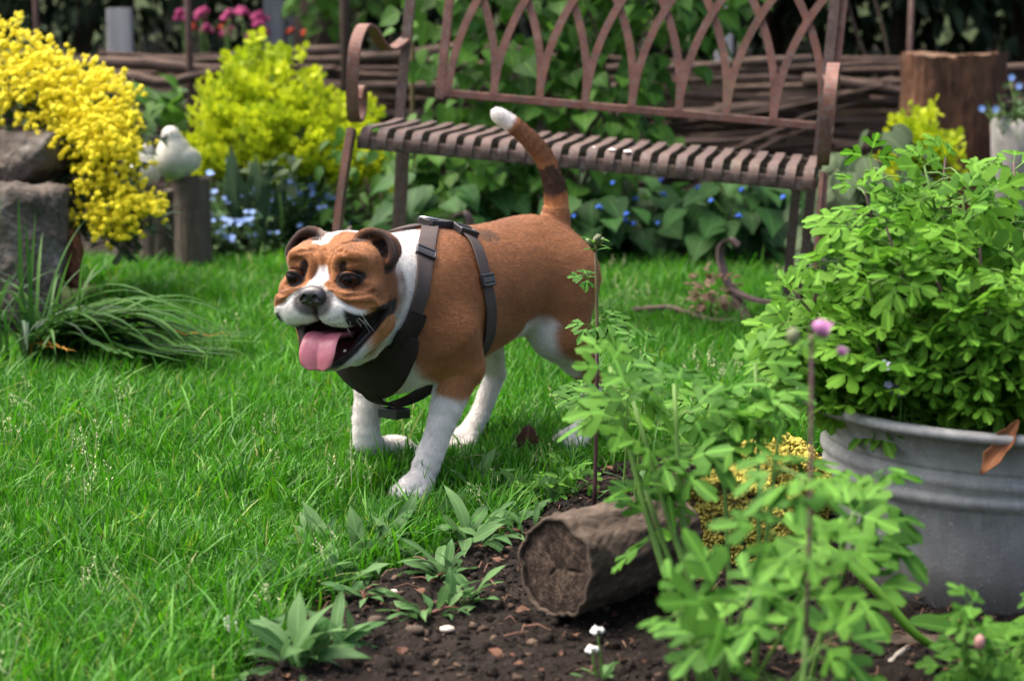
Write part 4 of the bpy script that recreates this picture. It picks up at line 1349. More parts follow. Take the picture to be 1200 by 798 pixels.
for layer in range(23):
    zz = .02 + layer / 22
    x = -4.5 + rb.uniform(-.4, .2)
    while x < 4.2:
        L = rb.uniform(.9, 1.9); flip = rb.random() < .5
        a, b = (x, x + L) if not flip else (x + L, x)
        h = FTOP(x + L / 2) * zz
        branch_obj(a, b, 8.0 + rb.uniform(-.10, .10) - .06 * (1 - zz), h + rb.uniform(-.02, .02), h + rb.uniform(-.035, .035), rb.uniform(.013, .030))
        nb += 1; x += L * rb.uniform(.62, .8)
for (x0, z0, x1, z1, r) in ((-1.75, .52, -1.30, .34, .016), (-1.35, .46, -1.05, .30, .014), (-1.62, .50, -1.15, .53, .028), (.55, .12, 1.35, .42, .013), (.62, .05, 1.25, .36, .011), (.9, .02, 1.5, .30, .012), (.3, .3, 1.5, .47, .012), (-.95, .45, -.62, .60, .010)):
    branch_obj(x0, x1, 7.84, z0, z1, r)

M_POLE = rust_mat('rusty_pole', (.075, .034, .026), (.12, .06, .048), (.045, .022, .02))
def pole(px, Y, r, ztop, label, mat=None, zb=0.0, name='garden_stake', cat='stake', group=None, bend=.0):
    b = at(px, 60, Y)
    mb = MB().tube([(0, 0, zb), (bend * .4, 0, zb + (ztop - zb) * .5), (bend, 0, ztop)], [r, r, r * .95], 10)
    o = mb.build(name, mat or M_POLE, None, True, loc=(b.x, Y, 0)); tag(o, label, cat, group); return o
pole(222, 7.83, .014, 1.35, 'rusty iron stake standing in front of the branch fence near the pink flowers')
pole(44, 7.86, .012, 1.35, 'thin rusty stake at the far left above the yellow flowers')
pole(1066, 8.25, .012, .85, 'short thin rusty stake behind the large tree stump')
pole(483, 6.62, .007, 1.30, 'thin dry cane standing upright behind the left end of the bench', simple('dry_cane', (.20, .15, .08), .7), name='garden_cane', cat='cane')
pole(405, 7.84, .020, 1.4, 'dark brown timber stake between the spurge and the bench arm', simple('dark_stake_wood', (.045, .030, .022), .9, scale=12), name='timber_stake')

# pale weathered posts
M_GREYWOOD = bark_mat('grey_weathered_wood', (.36, .355, .34), (.58, .57, .54), 16, (8, 8, 1))
def post(px, Y, w, zb, zt, label, name='wooden_post'):
    b = at(px, 60, Y); mb = MB(); mb.bar((0, 0, zb), (0, 0, zt), w, w * .62, (1, 0, 0), .12)
    o = mb.build(name, M_GREYWOOD, None, loc=(b.x, Y, 0)); tag(o, label, 'post'); return o
post(141.5, 8.75, .104, .35, .772, 'pale grey square wooden post behind the branch fence at left')
post(322, 10.2, .10, .35, 1.05, 'blurred pale post beyond the pink flowers, the left one of two')
post(346, 10.4, .085, .35, .845, 'blurred pale post beyond the pink flowers, the shorter right one of two')
post(848, 8.8, .075, .35, .80, 'grey wooden post glimpsed through the right part of the bench back')

# thick trunk seen through the leaves, left of the bench
M_BARK = bark_mat('tree_bark', (.060, .045, .034), (.150, .115, .085), 14)
tr = empty('tree', (at(378, 40, 9.2).x, 9.2, .40), 0, 'tree with a blurred grey-brown trunk behind the lime spurge', 'tree')
MB().tube([(0, 0, -.1), (.01, 0, .5), (.03, .02, 1.2), (.02, .04, 2.2)], [.15, .125, .115, .10], 14, jitter=.05).build('trunk', M_BARK, tr, True)
for d, l in (((.6, -.1, .8), 1.1), ((-.7, .1, .7), 1.2), ((.1, .7, .8), 1.0), ((-.2, -.5, .9), .9)):
    d = Vector(d).normalized(); MB().tube([(.02, .04, 2.0), Vector((.02, .04, 2.0)) + d * l * .5 + Vector((0, 0, .1)), Vector((.02, .04, 2.0)) + d * l], [.06, .04, .015], 8).build('limb', M_BARK, tr, True)
MED = [blade_leaf('leaf', ML_HEART, heart(.42), .075, .35, .25, .0, 5, i) for i in range(3)]
its = []
for c, rd, n in (((.5, -.1, 2.75), (.8, .7, .5), 380), ((-.7, .1, 2.7), (.8, .7, .55), 380), ((.0, .5, 3.1), (.9, .8, .6), 380)):
    for p, d in blob(Vector(c) + tr.location, rd, n): its.append((random.choice(MED), p, frame(d + Vector((0, 0, -.5)), (0, 0, 1), random.uniform(-.5, .5)), random.uniform(.9, 1.6)))
place('leaf', its, tr, 0, 'crown')

# evergreen hedge: dark bushes shoulder to shoulder
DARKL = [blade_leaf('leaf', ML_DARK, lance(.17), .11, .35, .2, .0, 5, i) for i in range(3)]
def dark_bush(x, y, w, d, h, n, label, big=1.0, zb=.35, trunk=True, leaves=DARKL, name='evergreen_shrub', limit=0):
    t = empty(name, (x, y, zb), 0, label, 'shrub', 'evergreen shrubs behind the branch fence')
    for k in range(3):
        a = random.uniform(0, 6.28)
        MB().tube([(0, 0, 0), (math.cos(a) * w * .2, math.sin(a) * d * .2, h * .45), (math.cos(a) * w * .38, math.sin(a) * d * .38, h * .85)], [.03, .022, .008], 7).build('stem', M_STEMB, t, True)
    its = []
    for c, rd, nn in (((0, 0, h * .52), (w * .56, d * .55, h * .56), n), ((-w * .25, -d * .15, h * .45), (w * .36, d * .36, h * .4), n // 3), ((w * .25, -d * .15, h * .62), (w * .35, d * .36, h * .4), n // 3)):
        for p, dr in blob(Vector(c) + t.location, rd, nn, .35):
            if p.z < zb + .02: continue
            its.append((random.choice(leaves), p, frame((dr + rdir(-60, 20) * .8), (0, 0, 1), random.uniform(-.6, .6)), big * random.uniform(.75, 1.35)))
    place('leaf', its, t, limit, 'foliage')
    return t
DL = ['dark evergreen shrub at the far left of the hedge', 'dark glossy shrub behind the pale grey post', 'dark shrub behind the pink flowers', 'dark shrub behind the trunk left of the bench',
      'dark shrub behind the left half of the bench back', 'dark shrub behind the middle of the bench back', 'dark shrub behind the right end of the bench', 'almost black shrub behind the large tree stump', 'dark shrub at the far right of the hedge']
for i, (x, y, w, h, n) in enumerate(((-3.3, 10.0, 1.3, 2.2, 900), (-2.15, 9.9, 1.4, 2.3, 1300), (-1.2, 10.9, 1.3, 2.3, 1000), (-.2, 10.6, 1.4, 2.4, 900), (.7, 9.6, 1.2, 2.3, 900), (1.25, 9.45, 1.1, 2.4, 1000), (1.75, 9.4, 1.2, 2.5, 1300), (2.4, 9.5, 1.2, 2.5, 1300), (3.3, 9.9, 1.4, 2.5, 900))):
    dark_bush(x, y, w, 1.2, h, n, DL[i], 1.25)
# behind it all a closed green wall of conifers, each its own
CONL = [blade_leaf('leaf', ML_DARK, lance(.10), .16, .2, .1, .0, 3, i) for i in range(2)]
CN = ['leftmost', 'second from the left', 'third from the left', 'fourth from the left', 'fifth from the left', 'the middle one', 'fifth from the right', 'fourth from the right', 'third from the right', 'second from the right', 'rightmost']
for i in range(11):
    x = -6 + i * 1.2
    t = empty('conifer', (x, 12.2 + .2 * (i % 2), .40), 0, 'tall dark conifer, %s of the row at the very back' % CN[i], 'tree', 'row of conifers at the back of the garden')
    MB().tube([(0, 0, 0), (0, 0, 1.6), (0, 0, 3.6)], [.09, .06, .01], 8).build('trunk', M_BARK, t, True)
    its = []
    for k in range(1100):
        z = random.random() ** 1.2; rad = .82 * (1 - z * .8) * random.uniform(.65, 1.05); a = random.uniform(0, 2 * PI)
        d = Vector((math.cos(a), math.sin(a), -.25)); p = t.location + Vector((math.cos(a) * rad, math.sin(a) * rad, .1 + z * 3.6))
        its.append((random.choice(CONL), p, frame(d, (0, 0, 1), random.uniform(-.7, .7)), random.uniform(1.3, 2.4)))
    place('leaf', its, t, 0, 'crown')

# pink and orange primulas in the raised bed
pk = [knob('flower_head', M_PINKF, .030, i, 10) for i in range(2)]; M_ORF = gloss('orange_petal', (.62, .07, .03), .6)
ork = [knob('flower_head', M_ORF, .028, 5, 9)]
PRL = [blade_leaf('leaf', ML_HEART, spoon(.20), .13, .5, .2, .02, 6, i) for i in range(2)]
PR = [(213, 22, 0), (241, 38, 0), (268, 22, 0), (284, 20, 0), (296, 43, 0), (303, 27, 0), (313, 40, 0), (236, 20, 0), (262, 30, 1), (340, 42, 1), (358, 38, 1), (226, 34, 1), (267, 40, 0), (307, 24, 0)]
PLAB = ['pink flower on a tall stalk, leftmost behind the branch fence', 'pair of bright pink heads low beside the rusty stake', 'bright pink head, left one of the two tallest', 'bright pink head, right one of the two tallest', 'pink head low in front of the pale posts', 'pink head just left of the first pale post', 'small pink head beneath the first pale post', 'magenta head directly right of the rusty stake', 'orange red head between the pink ones', 'orange red head right of the second pale post', 'orange red head nearest the tree trunk', 'red orange head beside the rusty stake', 'dull pink head low between the tall pink ones', 'purple pink head touching the first pale post']
for (px, py, kk), lb in zip(PR, PLAB):
    Y = random.uniform(8.9, 9.3); top = at(px, py, Y)
    t = empty('primula', (top.x, Y, .38), 0, lb, 'flower', 'pink and orange flowers behind the branch fence')
    pts = stem_pts((top.x, Y, .38), top, .04, 4); stem(t, pts, .005, .004, M_STEM)
    for q in range(3 if kk == 0 else 2):
        o = link('flower_head', random.choice(ork if kk else pk), t); o.location = top - t.location + Vector((random.uniform(-.018, .018), random.uniform(-.02, .02), random.uniform(-.015, .02))); o.scale = (random.uniform(.7, 1.0),) * 3
    for k in range(5):
        o = bpy.data.objects.new('leaf', random.choice(PRL)); d = rdir(10, 50); o.matrix_basis = Matrix.Translation((0, 0, .01)) @ frame(d).to_4x4(); o.parent = t; col.objects.link(o)

# the large old stump on the right
def stump(name, c, r, h, mat, topmat, label, seed, parts=True, squash=.9, lean=(0, 0), notch=None):
    rs = random.Random(seed)
    t = empty(name, c, 0, label, 'stump')
    V, Fq = [], []; n, m = 132, 40
    ph = [rs.uniform(0, 6.28) for _ in range(6)]
    A, Z = np.meshgrid(2 * PI * np.arange(n) / n, np.arange(m + 1) / m); A, Z = A.ravel(), Z.ravel()
    w = 1 + .05 * np.sin(2 * A + ph[0]) + .045 * np.sin(5 * A + ph[1]) + .02 * np.sin(9 * A + ph[2])
    w *= 1 + .16 * np.maximum(0, .35 - Z) * (1 + .5 * np.sin(3 * A + ph[4]))
    C_ = np.c_[np.cos(A), np.sin(A), Z * h / r * .22]
    fur = vnoise(C_ * np.array((1, 1, .6)), 9, seed) ; fine = vnoise(C_ * np.array((1, 1, 3.0)), 16, seed + 1)
    w += .055 * (np.abs(fur) - .5) + .022 * fine + np.random.default_rng(seed).normal(0, .006, len(A))
    topz = np.where(Z > .999, h * (.008 * np.sin(2 * A + ph[5]) + .010 * fine), 0)
    V = [tuple(q) for q in np.c_[np.cos(A) * r * w + lean[0] * Z, np.sin(A) * r * w * squash + lean[1] * Z, h * Z + topz]]
    for j in range(m):
        for k in range(n): Fq.append((j * n + k, j * n + (k + 1) % n, (j + 1) * n + (k + 1) % n, (j + 1) * n + k))
    link('bark', mesh('bark', V, Fq, mat), t)
    V2, F2 = [], []
    for q in range(5):
        for k in range(n):
            b = Vector(V[m * n + k]); cc = Vector((lean[0], lean[1], h)); V2.append(cc.lerp(b, q / 4) + Vector((0, 0, -.006 + rs.uniform(-.002, .002))))
    for q in range(4):
        for k in range(n): F2.append((q * n + k, (q + 1) * n + k, (q + 1) * n + (k + 1) % n, q * n + (k + 1) % n))
    link('cut_face', mesh('cut_face', V2, F2, topmat), t)
    return t
def ring_mat(name, c1, c2, sc=60):
    N = NT(name); v = N.coord()
    w = N.n('TexWave', wave_type='RINGS', rings_direction='Z'); w.inputs['Scale'].default_value = sc; w.inputs['Distortion'].default_value = 2.5; w.inputs['Detail'].default_value = 3; N.l(v, w.inputs['Vector'])
    a = N.noise(v, 25, 6, .7)
    N.set(Base_Color=N.mix(a, N.ramp(w.outputs['Fac'], [(.2, c1), (.8, c2)]), tuple(x * .45 for x in c1)), Roughness=.9); N.bump(N.math('ADD', w.outputs['Fac'], a), .5, .004); return N.m
M_STUMPB = bark_mat('red_brown_bark', (.026, .016, .013), (.20, .095, .055), 22, (1.6, 1.6, .8))
M_RINGS = ring_mat('old_end_grain', (.16, .085, .045), (.24, .14, .08))
bs = stump('tree_stump', Vector((at(1113, 190, 7.05).x, 7.05, -.02)), .172, .655, M_STUMPB, M_RINGS, 'large reddish brown tree stump by the branch fence at the right', 4)
lb = Vector((at(1035, 195, 6.85).x, 6.85, -.02)); stump('wood_block', lb, .085, .30, M_STUMPB, M_RINGS, 'short brown wood block beside the large stump, under the lime green leaves', 9)

# the grey urn with blue flowers at the right edge
urn = empty('planter', (at(1204, 180, 6.7).x, 6.7, .0), 0, 'pale grey pointed-rim pot with small blue flowers at the right edge', 'planter')
M_CONC = simple('grey_concrete', (.21, .205, .195), .9, var=.3, scale=14, bump=.4)
V, Fq = [], []
prof = [(.07, 0), (.095, .10), (.115, .24), (.125, .36), (.112, .37), (.10, .30)]
for j, (r_, z_) in enumerate(prof):
    for k in range(24):
        a = 2 * PI * k / 24; zz = z_ + (.065 * abs(math.cos(a * 3)) if j in (3, 4) else 0); V.append((math.cos(a) * r_, math.sin(a) * r_, zz))
for j in range(len(prof) - 1):
    for k in range(24): Fq.append((j * 24 + k, j * 24 + (k + 1) % 24, (j + 1) * 24 + (k + 1) % 24, (j + 1) * 24 + k))
link('pot', mesh('pot', V, Fq, M_CONC), urn)
MB().tube([(0, 0, .27), (0, 0, .30)], [.105, .105], 20).build('soil', M_SOIL, urn)
its, fl = [], []
LF_S = [blade_leaf('leaf', ML_FMN, spoon(.2), .05, .4, .2, .0, 5, i) for i in range(2)]
FLB = small_flower('flower', M_BLUEF, .011)
for k in range(26):
    b = urn.location + Vector((random.uniform(-.06, .06), random.uniform(-.06, .06), .29)); d = rdir(35, 85); tip = b + d * random.uniform(.10, .30)
    stem(urn, [b, b.lerp(tip, .5), tip], .002, .0012, M_STEM, seg=5)
    for t_ in (.3, .5, .7, .85, .95): its.append((random.choice(LF_S), b.lerp(tip, t_), frame(rdir(-10, 40)), random.uniform(.7, 1.2)))
    if k % 3 == 0: fl.append((FLB, tip + Vector((random.uniform(-.012, .012), 0, random.uniform(0, .015))), frame((random.uniform(-.4, .4), .2, .9), (0, -1, .3)), 1.1))
place('leaf', its, urn, 130); place('flower', fl, urn, 60)
# ------------------------------------------------------------------ middle distance planting
# lime green spurge
def spurge(c, w, d, h, n, label, hs=1.0, limit=300, name='spurge'):
    t = empty(name, c, 0, label, 'plant')
    heads = []; lv = []
    BR = [blade_leaf('bract', ML_LIME, oval(.46), .026, .1, .3, .0, 4, i) for i in range(2)]
    # a head: whorl of rounded bracts
    def head_mesh(seed):
        g = random.Random(seed); V, Fq, UV = [], [], []
        for k in range(9):
            a = g.uniform(0, 6.28); e = g.uniform(.1, .9); dirn = Vector((math.cos(a) * math.cos(e), math.sin(a) * math.cos(e), math.sin(e))); M = frame(dirn, (0, 0, 1), g.uniform(-.6, .6))
            c0 = dirn * .008 + Vector((g.uniform(-.012, .012), g.uniform(-.012, .012), g.uniform(-.006, .012)))
            L = g.uniform(.015, .024); b = len(V)
            for q, (x, y) in enumerate(((0, 0), (-.42, .4), (-.3, .85), (0, 1), (.3, .85), (.42, .4))):
                V.append(c0 + M @ Vector((x * L, y * L, -.1 * L * y + .12 * L * abs(x)))); UV.append((.5 + x, y))
            Fq.append((b, b + 1, b + 2, b + 3)); Fq.append((b, b + 3, b + 4, b + 5))
        return leaf_mesh('flower_head', V, Fq, UV, ML_LIME)
    HM_ = [head_mesh(i) for i in range(5)]
    SL = [blade_leaf('leaf', ML_EUPH, lance(.14), .05, .3, .2, .0, 4, i) for i in range(2)]
    base = Vector(c)
    for k in range(n):
        u, v = random.uniform(-1, 1), random.uniform(-1, 1)
        if u * u + v * v > 1: continue
        top = base + Vector((u * w, v * d, h * (1 - .55 * (u * u + .6 * v * v)) * random.uniform(.55, 1.06) * (1 + .22 * noise.noise(Vector((u * 2.2, v * 2.2, h))))))
        root = base + Vector((u * w * .35, v * d * .35, 0))
        if k % 5 == 0: stem(t, [root, root.lerp(top, .55) + Vector((0, 0, .04)), top], .0035, .002, M_STEM, seg=5)
        for q in range(4):
            heads.append((random.choice(HM_), top + Vector((random.gauss(0, .030), random.gauss(0, .026), random.gauss(0, .022))), frame(Vector((u, v, 1.0)) + rdir(-20, 60) * .5), hs * random.uniform(.8, 1.3)))
        for q in range(3): lv.append((random.choice(SL), root.lerp(top, random.uniform(.45, .9)), frame(rdir(-10, 50)), random.uniform(.8, 1.2)))
    place('flower_head', heads, t, limit, 'flower_head_mass'); place('leaf', lv, t, 0, 'leaf_mass')
    return t
p = at(326, 300, 6.65); spurge((p.x, 6.65, .03), .33, .27, .575, 280, 'big lime green spurge bush between the bird and the bench', 1.25)
p = at(1083, 190, 6.55); spurge((p.x, 6.55, .12), .125, .10, .31, 44, 'small lime yellow leafy plant in front of the large stump', 1.3, 180)
p = at(428, 140, 6.9); spurge((p.x, 6.9, .03), .09, .09, .42, 22, 'narrow lime green plant seen under the left bench arm', 1.2, 90)

# heart-leaved shrub filling the space behind the bench
HL = [blade_leaf('leaf', ML_HEART, heart(.40), .095, .42, .22, .012, 7, i) for i in range(4)]
def leafy_shrub(c, lobes, n_lobe, label, limit, name='leafy_shrub', leaves=HL, stems=9, h=1.0, sc=(.45, 1.15)):
    t = empty(name, c, 0, label, 'shrub'); base = Vector(c); its = []
    for k in range(stems):
        lo = lobes[k % len(lobes)]; tip = base + Vector(lo[0]) + Vector((random.gauss(0, lo[1][0] * .3), random.gauss(0, .05), random.gauss(0, lo[1][2] * .3)))
        stem(t, stem_pts(base + Vector((random.gauss(0, .12), random.gauss(0, .04), 0)), tip, .06), .009, .003, M_STEMB)
    for (o, rd), n in zip(lobes, n_lobe):
        for p, d in blob(base + Vector(o), rd, n, .3):
            if p.z < .03: continue
            its.append((random.choice(leaves), p, frame(Vector((d.x, d.y - .5, -.55)) + rdir(-40, 20) * .7, (0, -.5, 1), random.uniform(-.6, .6)), random.uniform(*sc)))
    place('leaf', its, t, limit, 'leaf_mass'); return t
sx = at(640, 250, 6.35).x
leafy_shrub((sx, 6.35, .02), [((-.12, .05, .72), (.34, .22, .34)), ((.10, .0, .42), (.30, .20, .28)), ((-.24, -.02, .28), (.26, .16, .22)), ((.36, .08, .80), (.24, .2, .26)), ((-.30, .1, .98), (.28, .2, .2)), ((.25, .1, 1.05), (.35, .2, .2)), ((.52, .12, .92), (.20, .16, .24))], [300, 210, 150, 150, 110, 120, 110], 'bright green shrub with heart shaped leaves growing up behind the bench', 300)
p = at(420, 20, 8.7); leafy_shrub((p.x, 8.7, .36), [((0, 0, .52), (.34, .25, .20)), ((.12, -.1, .72), (.36, .25, .22))], [150, 150], 'bright leafy branches hanging at the top left of the bench', 120, stems=4)
p = at(985, 15, 8.6); leafy_shrub((p.x, 8.6, .36), [((0, 0, .60), (.10, .12, .12))], [26], 'few green leaves on a twig right of the bench top', 26, stems=2)

# blue-flowered bed under the bench: big soft leaves
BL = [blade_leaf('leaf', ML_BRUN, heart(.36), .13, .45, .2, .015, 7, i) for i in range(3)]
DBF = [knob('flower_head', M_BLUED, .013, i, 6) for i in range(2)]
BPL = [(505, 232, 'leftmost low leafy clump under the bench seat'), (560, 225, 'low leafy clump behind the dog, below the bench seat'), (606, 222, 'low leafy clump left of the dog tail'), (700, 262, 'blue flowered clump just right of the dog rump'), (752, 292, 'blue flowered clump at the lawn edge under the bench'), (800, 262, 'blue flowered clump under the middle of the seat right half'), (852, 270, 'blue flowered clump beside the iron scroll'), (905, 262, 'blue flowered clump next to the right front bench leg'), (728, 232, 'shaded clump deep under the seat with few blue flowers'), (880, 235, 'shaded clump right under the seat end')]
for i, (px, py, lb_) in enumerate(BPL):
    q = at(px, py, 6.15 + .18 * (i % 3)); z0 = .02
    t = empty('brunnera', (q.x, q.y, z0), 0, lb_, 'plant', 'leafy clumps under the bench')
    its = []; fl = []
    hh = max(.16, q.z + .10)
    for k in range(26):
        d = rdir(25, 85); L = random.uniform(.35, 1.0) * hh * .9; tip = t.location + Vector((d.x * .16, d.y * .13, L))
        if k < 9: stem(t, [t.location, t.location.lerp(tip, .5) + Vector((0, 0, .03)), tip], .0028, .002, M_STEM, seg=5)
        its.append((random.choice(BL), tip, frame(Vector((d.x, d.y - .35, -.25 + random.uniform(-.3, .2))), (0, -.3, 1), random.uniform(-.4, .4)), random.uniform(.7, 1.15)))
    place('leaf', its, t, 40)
    if px > 640:
        for k in range(4 if py > 240 else 2):
            a = Vector((random.uniform(-.13, .13), -.17 + random.uniform(-.05, .03), hh * random.uniform(.55, 1.10))) + t.location
            fl.append((random.choice(DBF), a, Matrix.Identity(3), random.uniform(.75, 1.05)))
        place('flower_head', fl, t, 10)
# dark, low leafy filler between the clumps
its = []
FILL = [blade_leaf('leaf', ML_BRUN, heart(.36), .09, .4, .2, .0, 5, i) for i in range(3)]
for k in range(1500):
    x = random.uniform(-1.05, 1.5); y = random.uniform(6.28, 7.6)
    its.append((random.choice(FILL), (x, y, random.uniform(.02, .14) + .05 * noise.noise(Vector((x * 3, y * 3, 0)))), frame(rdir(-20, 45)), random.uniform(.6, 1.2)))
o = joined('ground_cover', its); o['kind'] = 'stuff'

# forget-me-nots in front of the spurge
FL = [blade_leaf('leaf', ML_FMN, spoon(.16), .075, .5, .2, .01, 6, i) for i in range(3)]
FMF = [small_flower('flower', M_BLUEF, .0088, 5, .2)]
FPL = [(262, 292, 'forget-me-not with light blue flowers right beside the grey post'), (292, 270, 'forget-me-not with light blue flowers second from the grey post'), (330, 285, 'forget-me-not with light blue flowers left of the dog ear'), (365, 262, 'forget-me-not with light blue flowers behind the dog ears'), (305, 298, 'forget-me-not at the lawn edge with a few light blue flowers'), (250, 250, 'forget-me-not tucked behind the grey post'), (345, 240, 'forget-me-not with pale leaves below the spurge'), (390, 280, 'green forget-me-not beside the left bench leg')]
for i, (px, py, lb_) in enumerate(FPL):
    Y = 6.22 + .10 * (i % 4); q = at(px, py - 30, Y)
    t = empty('forget_me_not', (q.x, Y, .0), 0, lb_, 'plant', 'forget-me-nots left of the bench')
    its, fl = [], []; hh = max(.16, q.z + .05)
    for k in range(20):
        d = rdir(45, 88); tip = t.location + Vector((d.x * .14, d.y * .10, hh * random.uniform(.5, 1.1)))
        if k < 10: stem(t, stem_pts(t.location, tip, .05, 3), .0026, .0013, M_STEM, seg=5)
        for u in (.15, .3, .45, .6, .75, .9): its.append((random.choice(FL), t.location.lerp(tip, u), frame(rdir(-5, 55)), random.uniform(.6, 1.1) * (1.15 - .5 * u)))
        if k % 2 == 0:
            for r_ in range(random.choice((1, 2, 3))): fl.append((FMF[0], tip + Vector((random.uniform(-.018, .018), -.01, random.uniform(-.008, .012))), frame((random.uniform(-.3, .3), .6, .6), (0, -1, .5)), random.uniform(.8, 1.2)))
    place('leaf', its, t, 70); place('flower', fl, t, 40)
# upright daffodil-like leaves and grey-leaved plant among them
SB = [blade_leaf('leaf', ML_BLUE, strapw(.045), .34, .18, .3, .0, 8, i) for i in range(3)]
t = empty('bulb_leaves', (at(292, 280, 6.35).x, 6.35, .0), 0, 'upright grey green strap leaves rising among the forget-me-nots', 'plant')
place('leaf', [(random.choice(SB), t.location + Vector((random.uniform(-.05, .05), random.uniform(-.03, .03), 0)), frame(Vector((random.uniform(-.3, .3), random.uniform(-.3, .1), 1)), (0, 1, .2)), random.uniform(.8, 1.2)) for k in range(14)], t, 20)
GL = [blade_leaf('leaf', ML_GREY, oval(.24), .068, .3, .2, .0, 6, i) for i in range(2)]
for px, py, Y, lb_ in ((326, 205, 6.3, 'pale grey leaf rosette among the forget-me-nots'), (352, 168, 6.5, 'grey leaved clump at the foot of the spurge'), (190, 120, 6.9, 'blue green leafy plant behind the bird'), (1010, 205, 6.5, 'grey green leaves right of the bench leg, behind the tub')):
    q = at(px, py, Y); t = empty('leafy_plant', (q.x, Y, 0), 0, lb_, 'plant')
    its = [(random.choice(GL if 'grey' in lb_ else HL), Vector((q.x, Y, max(.02, q.z - .07) + random.uniform(-.05, .09))) + rdir(0, 30) * .06, frame(rdir(15, 70), (0, -.4, 1)), random.uniform(.7, 1.2)) for k in range(22)]
    stem(t, [(q.x, Y, 0), (q.x + .01, Y, q.z * .5), (q.x, Y, max(.03, q.z - .02))], .005, .003, M_STEM)
    place('leaf', its, t, 30)
# broad leaved greenery between spurge and bench and behind the tub
p = at(440, 210, 6.45); leafy_shrub((p.x, 6.45, .0), [((0, 0, .24), (.26, .16, .22)), ((.18, .05, .30), (.2, .15, .2))], [90, 60], 'mixed green leaves around the left bench legs', 110, 'leafy_plant', [blade_leaf('leaf', ML_HEART, lance(.22), .085, .4, .2, .0, 6, i) for i in range(3)], 5)
p = at(985, 260, 5.6); leafy_shrub((p.x, 5.6, .0), [((0, 0, .24), (.16, .16, .20)), ((.10, .05, .36), (.14, .15, .14))], [60, 40], 'cream edged leaves behind the tub by the bench leg', 60, 'leafy_plant', [blade_leaf('leaf', ML_GREY, oval(.26), .13, .35, .2, .0, 6, i) for i in range(2)], 4)

# wooden posts with the ceramic birds
M_OLDW = bark_mat('old_grey_brown_wood', (.075, .058, .046), (.185, .155, .125), 16, (9, 9, .8))
M_OLDR = ring_mat('old_post_top', (.16, .13, .10), (.24, .20, .16))
sp = at(222, 312, 5.95)
stump('log_post', Vector((sp.x, 6.05, -.03)), .052, .325, M_OLDW, M_OLDR, 'upright grey brown log post carrying the ceramic bird', 21, squash=1)
stump('log_post', Vector((at(183, 312, 6.12).x, 6.18, -.03)), .060, .275, M_OLDW, M_OLDR, 'lower dark log post left of the one with the bird', 22, squash=1)
stump('log_post', Vector((at(150, 312, 6.2).x, 6.26, -.03)), .055, .25, M_OLDW, M_OLDR, 'log post half hidden behind the yellow flowers', 23, squash=1)
M_CERAM = NT('cream_ceramic')
_v = M_CERAM.coord(); M_CERAM.set(Base_Color=M_CERAM.ramp(M_CERAM.noise(_v, 12, 5), [(.32, (.36, .36, .27)), (.62, (.56, .55, .45))]), Roughness=.35, Coat_Weight=.3); M_CERAM.bump(M_CERAM.noise(_v, 30, 5), .5, .006)
M_BEAK = gloss('dark_grey_beak', (.05, .055, .065), .4)
def ceramic_bird(loc, rz, label, s=1.0):
    t = empty('bird_figurine', loc, rz, label, 'figurine')
    F = Field((-.10, -.07, -.01), (.11, .07, .16), .003)
    F.ell((0, 0, .048), (.062, .050, .050), .02)
    F.ell((-.010, 0, .085), (.036, .034, .040), .03)
    F.ell((-.018, 0, .118), (.025, .024, .024), .012)
    F.chain([(.045, 0, .045, .028), (.072, 0, .036, .016), (.086, 0, .034, .013)], .015)
    for s_ in (1, -1): F.ell((.015, .040 * s_, .052), (.040, .014, .028), .012)
    v, f = F.nets(); link('body', mesh_np('body', v * s, f, M_CERAM.m), t)
    MB().tube([Vector((-.038, 0, .116)) * s, Vector((-.048, 0, .113)) * s, Vector((-.056, 0, .110)) * s], [.009 * s, .006 * s, .001], 8).build('beak', M_BEAK, t, True)
    for s_ in (1, -1):
        v, f = uv_sphere(.0034 * s, 8, 6); link('eye', mesh('eye', [(x - .034 * s, y + .015 * s * s_, z + .124 * s) for x, y, z in v], f, M_BEAK), t)
    return t
ceramic_bird((sp.x - .045, 6.03, .290), R(62), 'cream ceramic bird sitting on the grey log post', 1.15)
ceramic_bird((at(165, 200, 6.2).x, 6.18, .243), R(200), 'second pale ceramic bird half hidden behind the yellow flowers', 1.05)

